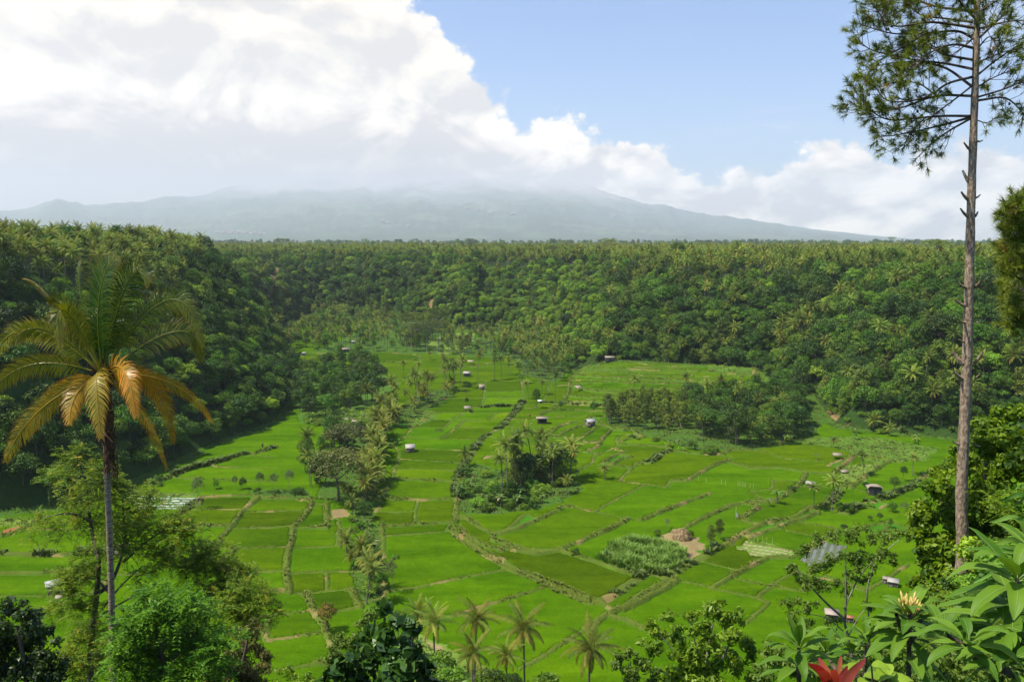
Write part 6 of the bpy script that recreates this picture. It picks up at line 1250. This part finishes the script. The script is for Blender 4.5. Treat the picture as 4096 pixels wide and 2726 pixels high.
o, fx = rosette_shrub('flowering_shrub', 'long-leaved shrub topped by a cluster of yellow buds', 5.2, [(2092, 1418, 105, 13, 0, (5, 62)), (2092, 1448, 125, 9, .05, (-8, 30)), (2090, 1500, 115, 8, 0, (-20, 15))], [[(2088, 1640), (2090, 1560), (2092, 1470), (2094, 1400)], [(2091, 1480), (2110, 1450), (2120, 1415, .1)], [(2091, 1470), (2072, 1440), (2062, 1412, -.1)]], gs)
for k in range(34):
    a = k * 2.4; r = math.sqrt(k / 34.0) * .085; c0 = np.array(Av(2092, 1408, 5.2)) - fx; base = c0 + np.array([math.cos(a) * r * .5, math.sin(a) * r * .5, gs.uniform(-.02, .03)]); d = unit(np.array([math.cos(a) * r * 5, math.sin(a) * r * 5, 1.0])); L = gs.uniform(.07, .13)
    b = MB(); P = [base, base + d * L * .5, base + d * L * .62, base + d * L * .85, base + d * L]; v, f = tube(P, [.0025, .003, .0085, .0075, .001], 6); b.add(v, f, gs.uniform(.2, 1), 0, np.repeat([.8, .5, .05, 0, 0], 6)); b.obj('bud', M['petal'], o, smooth=True)
rosette_shrub('long_leaved_shrub', 'long-leaved shrub rising beside the red-leaved plant', 5.0, [(1838, 1490, 85, 12, 0, (0, 75)), (1836, 1530, 90, 8, 0, (-15, 25))], [[(1842, 1640), (1838, 1560), (1838, 1490)]], gs)
rosette_shrub('long_leaved_shrub', 'leafy rosette shrub standing just behind the red-leaved plant', 5.3, [(1995, 1475, 80, 9, .1, (5, 70)), (1960, 1500, 80, 7, .2, (0, 60)), (1900, 1500, 85, 7, .3, (0, 60))], [[(1980, 1640), (1985, 1560), (1995, 1480)], [(1983, 1580), (1965, 1540), (1960, 1505, .2)], [(1980, 1600), (1930, 1550), (1902, 1505, .3)]], gs)
rosette_shrub('long_leaved_shrub', 'biggest long-leaved shrub leaning in from the edge beneath the pine', 4.4, [(2340, 1330, 150, 14, 0, (-5, 60)), (2330, 1390, 160, 11, .1, (-20, 30)), (2380, 1270, 140, 9, .2, (0, 60)), (2310, 1440, 130, 9, -.1, (-25, 25)), (2230, 1480, 110, 9, -.2, (0, 60)), (2170, 1460, 100, 8, .1, (5, 70)), (2320, 1520, 120, 9, -.3, (-10, 50))],
    [[(2400, 1640), (2345, 1560), (2260, 1510), (2180, 1460)], [(2380, 1600), (2350, 1480), (2340, 1330)], [(2350, 1480), (2375, 1370), (2385, 1280, .2)], [(2330, 1550), (2250, 1520), (2232, 1485, -.2)]], gs)
def straps(name, label, D, foot, tips, matn, W, g, cat_='plant', lv=(.2, .9), wav=.05, age=None, arch=.35, nm='leaf'):
    fx = np.array(Av(*foot, D)); h_ = float(H(fx[0], fx[1])); f0 = fx.copy(); 
    o = tag(empty(name, fx), label, cat_)
    for i, (tx, ty, dz, w) in enumerate(tips):
        t = np.array(Av(tx, ty, D + dz)) - fx; mid = t * .5 + np.array([0, 0, 1.0]) * np.linalg.norm(t) * arch * .5; P = bez([np.zeros(3), mid * .9, t], 12); T = unit(np.gradient(P, axis=0)); sd = np.cross(T, np.array([0, -1.0, .35])); sd = unit(sd); s = np.linspace(0, 1, 12); ww = W * w * np.sin(np.pi * np.clip(.12 + s * .86, 0, 1)) ** .7 * .5
        nn = unit(np.cross(sd, T)); und = (np.sin(s * 9 + i) * wav * W)[:, None] * nn; v = np.concatenate([P - sd * ww[:, None] + und + nn * ww[:, None] * .3, P, P + sd * ww[:, None] - und + nn * ww[:, None] * .3]); q = []
        for r in range(2):
            for k in range(11): q.append((r * 12 + k, r * 12 + k + 1, (r + 1) * 12 + k + 1, (r + 1) * 12 + k))
        m = MB(); m.add(v, np.array(q), np.clip(g.uniform(*lv) + g.uniform(-.1, .1, 36), 0, 1), 0, 0.0 if age is None else np.tile(age[i % len(age)] * np.sin(s * 2.8), 3)); m.obj(nm, M[matn], o, smooth=True)
    return o
straps('red_leaved_plant', 'crimson and orange strap-leaved plant at the bottom edge', 4.0, (1918, 1625), [(1858, 1525, -.2, 1.0), (1884, 1512, .1, 1.2), (1990, 1516, .1, 1.1), (1935, 1508, .2, .8), (1878, 1545, -.3, .9), (1900, 1530, .3, 1.0), (1992, 1570, -.2, .8), (1950, 1530, .15, 1.0), (1912, 1540, -.25, 1.2)], 'redleaf', .048, gs, age=[.0, .3, .2, .45, .1, .8, .3, .1, .05])
straps('arching_grass', 'tall arching grass clump at the picture edge by the pine trunk', 7.0, (2400, 1480), [(2262, 1265, 0, 1), (2275, 1200, .2, 1), (2300, 1150, .1, 1), (2335, 1160, -.2, 1), (2250, 1310, -.2, 1), (2285, 1295, .3, 1), (2240, 1340, 0, .8), (2320, 1240, .2, 1), (2345, 1200, .3, 1), (2225, 1380, .1, .8), (2300, 1320, -.3, 1), (2360, 1130, 0, 1), (2190, 1400, .2, .7)], 'tall', .055, gs, cat_='grass', wav=.1, arch=1.1, nm='blade')
straps('arching_grass', 'low arching grass clump at the pine foot', 6.5, (2230, 1520), [(2170, 1370, 0, 1), (2150, 1400, .2, 1), (2200, 1360, .1, 1), (2260, 1400, 0, 1), (2130, 1440, 0, 1), (2280, 1440, .1, 1), (2215, 1400, -.2, 1)], 'tall', .035, gs, cat_='grass', wav=.1, arch=.9, nm='blade')
def round_plant(name, label, D, foot, pts, matn, L, g):
    fx = np.array(Av(*foot, D)); o = tag(empty(name, fx), label, 'plant'); s = MB()
    for (vx, vy) in pts:
        c = np.array(Av(vx, vy, D + g.uniform(-.15, .15))) - fx; s.add(*tube(bez([np.zeros(3), c * .6 + np.array([0, 0, .03]), c], 6), [.006] * 6, 5)); m = MB(); a = g.uniform(0, 6.28); d = np.array([math.cos(a), math.sin(a) * .6 - .3, .25])
        blade(m, c, d, L * g.uniform(.8, 1.2), L * g.uniform(.75, .95), R(35), g, g.uniform(.5, 1), float(g.uniform() < .2) * .5, .05, petiole=.04); m.obj('leaf', M[matn], o, smooth=True)
    s.obj('stem', M['stemd'], o)
round_plant('round_leaved_plant', 'pale lime round-leaved plant between the red plant and flowering shrub', 4.6, (2010, 1640), [(1985, 1540), (2005, 1530), (2030, 1525), (2050, 1545), (2000, 1565), (2030, 1565), (2060, 1570), (1975, 1575), (2045, 1595), (2015, 1590), (2075, 1550), (1990, 1600)], 'lime', .12, gs)
# ---- the pines
M['needle'] = leaf_mat('pine_needles', (0.050, 0.095, 0.006), (0.260, 0.300, 0.024), old=(.36, .22, .03), trans=.2, rough=.5, jit=0); M['pinebark'] = plain('pine_bark', (0.46, 0.35, 0.24), (0.15, 0.095, 0.06), scale=9, stretch=(2.2, 2.2, .9), bump=1.0, det=8); M['pinetwig'] = plain('pine_twig', (0.12, 0.085, 0.055), (0.06, 0.04, 0.03), scale=12)
def needles(mb, pts, dirs, g, n=34, L=.20, w=.0065):
    m = len(pts); d = np.repeat(dirs, n, 0); u = unit(d * .75 + g.normal(0, .62, (m * n, 3))); ll = (L * g.uniform(.7, 1.1, m * n))[:, None]; b = np.repeat(pts, n, 0) + d * g.uniform(-.10, .04, (m * n, 1)); sd = unit(np.cross(u, g.normal(0, 1, (m * n, 3)))) * w
    e = b + u * ll + np.array([0, 0, -1]) * ll * .12; v = np.stack([b - sd, b + sd, e], 1).reshape(-1, 3); mb.add(v, np.arange(3 * m * n).reshape(-1, 3), np.repeat(np.clip(np.repeat(g.uniform(0, 1, m), n) * .7 + g.uniform(0, .3, m * n), 0, 1), 3), 0, np.repeat(np.repeat((g.uniform(0, 1, m) < .03) * .8, n), 3))
def pine(name, label, D, trunk, tr_r, branches, stubs, seed, twig_len=.55, Lr=.2, dens=1.0):
    g = np.random.default_rng(seed); fx = np.array(Av(*trunk[0], D)); hz = float(H(fx[0], fx[1])); fx[2] = min(fx[2], hz) - .2
    o = tag(empty(name, fx), label, 'tree'); P = [np.zeros(3)] + [np.array(Av(x, y, D)) - fx for x, y in trunk]; nn = 70; tb = bez(P, nn); t = MB(); rr = np.interp(np.linspace(0, 1, nn), np.linspace(0, 1, len(tr_r)), tr_r) * (1 + .05 * np.sin(np.arange(nn) * 1.7)); t.add(*tube(tb, rr, 14)); t.obj('trunk', M['pinebark'], o, smooth=True)
    br = MB(); nd = MB(); tips = []; tdir = []; cones = []
    for B in branches:
        dz = g.uniform(-1.6, 1.6); m = len(B) - 1; pts = [np.array(Av(x, y, D + dz * (k / m) ** .8)) - fx for k, (x, y) in enumerate(B)]; n = 6 * m + 1; c = bez(pts, n); L = np.linalg.norm(np.diff(c, axis=0), axis=1).sum(); br.add(*tube(c, np.linspace(.036 * min(1, L / 3 + .3), .010, n), 6)); T = unit(np.gradient(c, axis=0))
        k0 = int(n * .22); cnt = int(L * 10.5 * dens)
        for q in range(cnt):
            i = int(g.uniform(k0, n - .01)); f = i / n; sd = unit(np.cross(T[i], g.normal(0, 1, 3))); d0 = unit(T[i] * .8 + sd * .9 + np.array([0, 0, .15])); l = twig_len * g.uniform(.5, 1.5) * (1.1 - .4 * f); e1 = c[i] + d0 * l * .5 + np.array([0, 0, -.05]) * l; e2 = e1 + unit(d0 + np.array([0, 0, g.uniform(-.2, .9)])) * l * .5
            br.add(*tube([c[i], e1, e2], [.010, .007, .004], 3)); tips.append(e2); tdir.append(unit(e2 - e1))
            if g.uniform() < .65: e3 = e1 + unit(d0 + g.normal(0, .6, 3) + np.array([0, 0, .4])) * l * .4; br.add(*tube([e1, e3], [.006, .004], 3)); tips.append(e3); tdir.append(unit(e3 - e1))
            if g.uniform() < .06: cones.append(e1)
        tips.append(c[-1]); tdir.append(T[-1])
    needles(nd, np.array(tips), np.array(tdir), g, 44, Lr); br.obj('branches', M['pinetwig'], o); nd.obj('crown', M['needle'], o)
    for c in cones[:30]:
        b = MB(); v, f = tube([(0, 0, -.05), (0, 0, -.03), (0, 0, 0), (0, 0, .04)], [.008, .03, .026, .004], 7); b.add(v, f); q = b.obj('cone', M['pinetwig'], o); q.location = c
    for (x0, y0, x1, y1, r) in stubs:
        a = np.array(Av(x0, y0, D)) - fx; e = np.array(Av(x1, y1, D + g.uniform(-.3, .1))) - fx; b = MB(); b.add(*tube(bez([a, (a + e) / 2 + np.array([0, 0, -.02]), e], 6), np.linspace(r, r * .45, 6), 6)); b.obj('dead_stub', M['pinebark'], o, smooth=True)
    return o
def RB(txt):
    out = []
    for s in txt.split('|'):
        n = [float(q) for q in s.replace(',', ' ').split()]; out.append([((3300 + a / 2.24) / 1.73854, (b / 2.24) / 1.73854) for a, b in zip(n[0::2], n[1::2])])
    return out
BR = RB('1310,770 1100,620 900,560 720,520 400,440 240,280|1300,1040 1050,1040 800,1060 560,1070 380,960 240,760|1320,690 1100,750 880,880 560,900 410,700|1340,350 1180,280 900,300 600,300 320,220|1340,540 1060,480 800,330 740,240|1330,200 1100,170 850,130 780,20|1310,1060 1100,1180 950,1290 800,1440|1310,1050 1050,1120 700,1200 460,1230|1330,620 1000,560 650,560 420,600|1340,250 950,200 600,230 430,40'
        '|1340,100 1000,60 700,-40 500,-60|600,240 540,120 600,20|900,300 700,420 520,520 400,640|1320,860 1000,860 700,960 420,1000 240,920|1330,430 1150,400 950,470 700,640|1370,670 1560,520 1783,380 1950,330|1370,870 1600,800 1783,720 1950,640|1370,900 1620,880 1783,1020|1370,1080 1450,1100 1540,1050|1370,350 1500,230 1640,100|1370,560 1560,480 1750,430'
        '|1360,120 1560,0 1750,-60|1370,260 1600,200 1820,180|1340,20 1150,-80 900,-150|1340,-60 1100,-200 800,-300|1370,-60 1600,-200 1800,-260|1340,60 1450,-20 1500,-150|1330,760 1150,900 1000,1010 900,1080|1370,780 1500,700 1650,640|1370,430 1480,330 1560,470|900,1050 760,1200 700,1330|1340,160 1240,60 1180,-40|1100,480 950,400 880,280|850,560 700,700 560,760|1000,860 860,760 700,720|1340,330 1240,420 1100,520')
ST = [(2233, 345, 2218, 328, .04), (2229, 418, 2215, 392, .05), (2248, 325, 2262, 322, .03), (2227, 458, 2212, 442, .05), (2244, 455, 2256, 447, .03), (2226, 497, 2210, 480, .045), (2243, 497, 2250, 487, .04), (2226, 663, 2203, 650, .05), (2243, 660, 2258, 645, .05), (2225, 705, 2198, 690, .05), (2222, 743, 2205, 735, .035),
      (2245, 740, 2254, 740, .03), (2222, 785, 2203, 780, .035), (2215, 835, 2192, 808, .07), (2242, 835, 2262, 810, .05), (2215, 872, 2195, 855, .06), (2244, 870, 2256, 858, .03), (2212, 1020, 2192, 1016, .045), (2240, 1020, 2256, 1026, .03)]
pine('pine_tree', 'tall pine with long bare trunk and airy needled crown', 20.0, [(2210, 1345), (2215, 1250), (2212, 1150), (2220, 950), (2226, 800), (2230, 650), (2234, 480), (2240, 300), (2246, 120), (2250, -60), (2253, -220)], [.18, .165, .152, .142, .128, .118, .110, .100, .088, .075, .055, .02], BR, ST, 41)
B2 = []
for k in range(26):
    y = 470 + k * 11; s = 1 if k % 2 else -1; l = 8 + 36 * (k / 26) ** .7; xc = 2340 + .085 * (y - 455); B2.append([(xc, y + 22), (xc + s * l * .5, y + 12), (xc + s * l, y - 14)])
pine('pine_tree', 'young bushy pine at the picture edge before the wooded slope', 17.0, [(2380, 1300), (2372, 900), (2356, 650), (2340, 455)], [.10, .08, .05, .012], B2, [], 42, .30, .19, 1.5)
# ---- palms at the foot of the near slope
for i, (cx_, cy_, D, s, lb) in enumerate(((1208, 1445, 112, .92, 'front palm with orange midribs standing over the lowest big paddy'), (1090, 1425, 122, .85, 'second palm in the short row below the viewpoint'), (1000, 1435, 118, .82, 'palm with yellow hanging fronds beside the dark large-leaved bush'), (958, 1415, 128, .7, 'sparse upright palm above the dark large-leaved bush'),
      (1085, 1505, 105, .75, 'lower shaggy palm under the second palm of the row'), (1352, 1490, 95, .85, 'isolated yellow-edged palm at the bottom edge between the paddies'), (1165, 1505, 108, .6, 'small leaning palm behind the trunk of the front palm'))):
    c = Av(cx_, cy_, D); gz = float(H(c[0], c[1])); z0 = min(gz, c[2] - 5); var = i % 3; Hp_ = c[2] - z0
    base_h = (13.0, 14.5, 16.0)[var]; o = empty('coconut_palm', (c[0], c[1], c[2] - base_h * s), gf.uniform(0, 6.28), s * 1.28); o.location.z = c[2] - base_h * s * 1.28; tag(o, lb, 'palm', 'palms at the foot of the near slope')
    tr, crn = make_palm(300 + i, base_h, 3.9, 22, 26, .03, yellow=.4, lw=.11); tr.obj('trunk', M['palmbark'], o); crn.obj('crown', M['palm'], o)
for i, (vx, vy, D, k, s, lb) in enumerate(((1130, 1555, 92, 'mid', .42, 'low leafy tree behind the small leaning palm'), (1010, 1520, 104, 'bush', 1.1, 'broad shrub under the yellow-fronded palm'), (1260, 1560, 92, 'lightbush', 1.0, 'light green shrub beyond the front palm trunk'), (1420, 1590, 88, 'bush', .9, 'shrub beside the isolated bottom palm'), (1040, 1540, 96, 'lightbush', .8, 'tousled bush under the second palm of the short row'), (1060, 1580, 90, 'banana', .8, 'banana plant beside the tousled bush'), (1230, 1590, 86, 'bush', .8, 'thick shrub at the trunk of the front palm'), (1000, 1560, 92, 'bush', .7, 'round shrub at the base of the short palm row'), (1290, 1590, 88, 'lightbush', .7, 'pale shrub at the bottom edge between two palms'), (1180, 1560, 95, 'dark', .25, 'dark low tree under the front palm'), (915, 1420, 135, 'dark', .35, 'rounded blue-green small tree at the stream clump foot'), (1120, 1590, 90, 'banana', .8, 'banana plant at the foot of the short palm row'), (860, 1400, 120, 'bush', .8, 'shrub between the stream clump and the leathery bush'))):
    c = Av(vx, vy, D); plant(k, i, c[0], c[1], c[2] - HTS[k] * s * .8, s, 1.0 * i, lb)
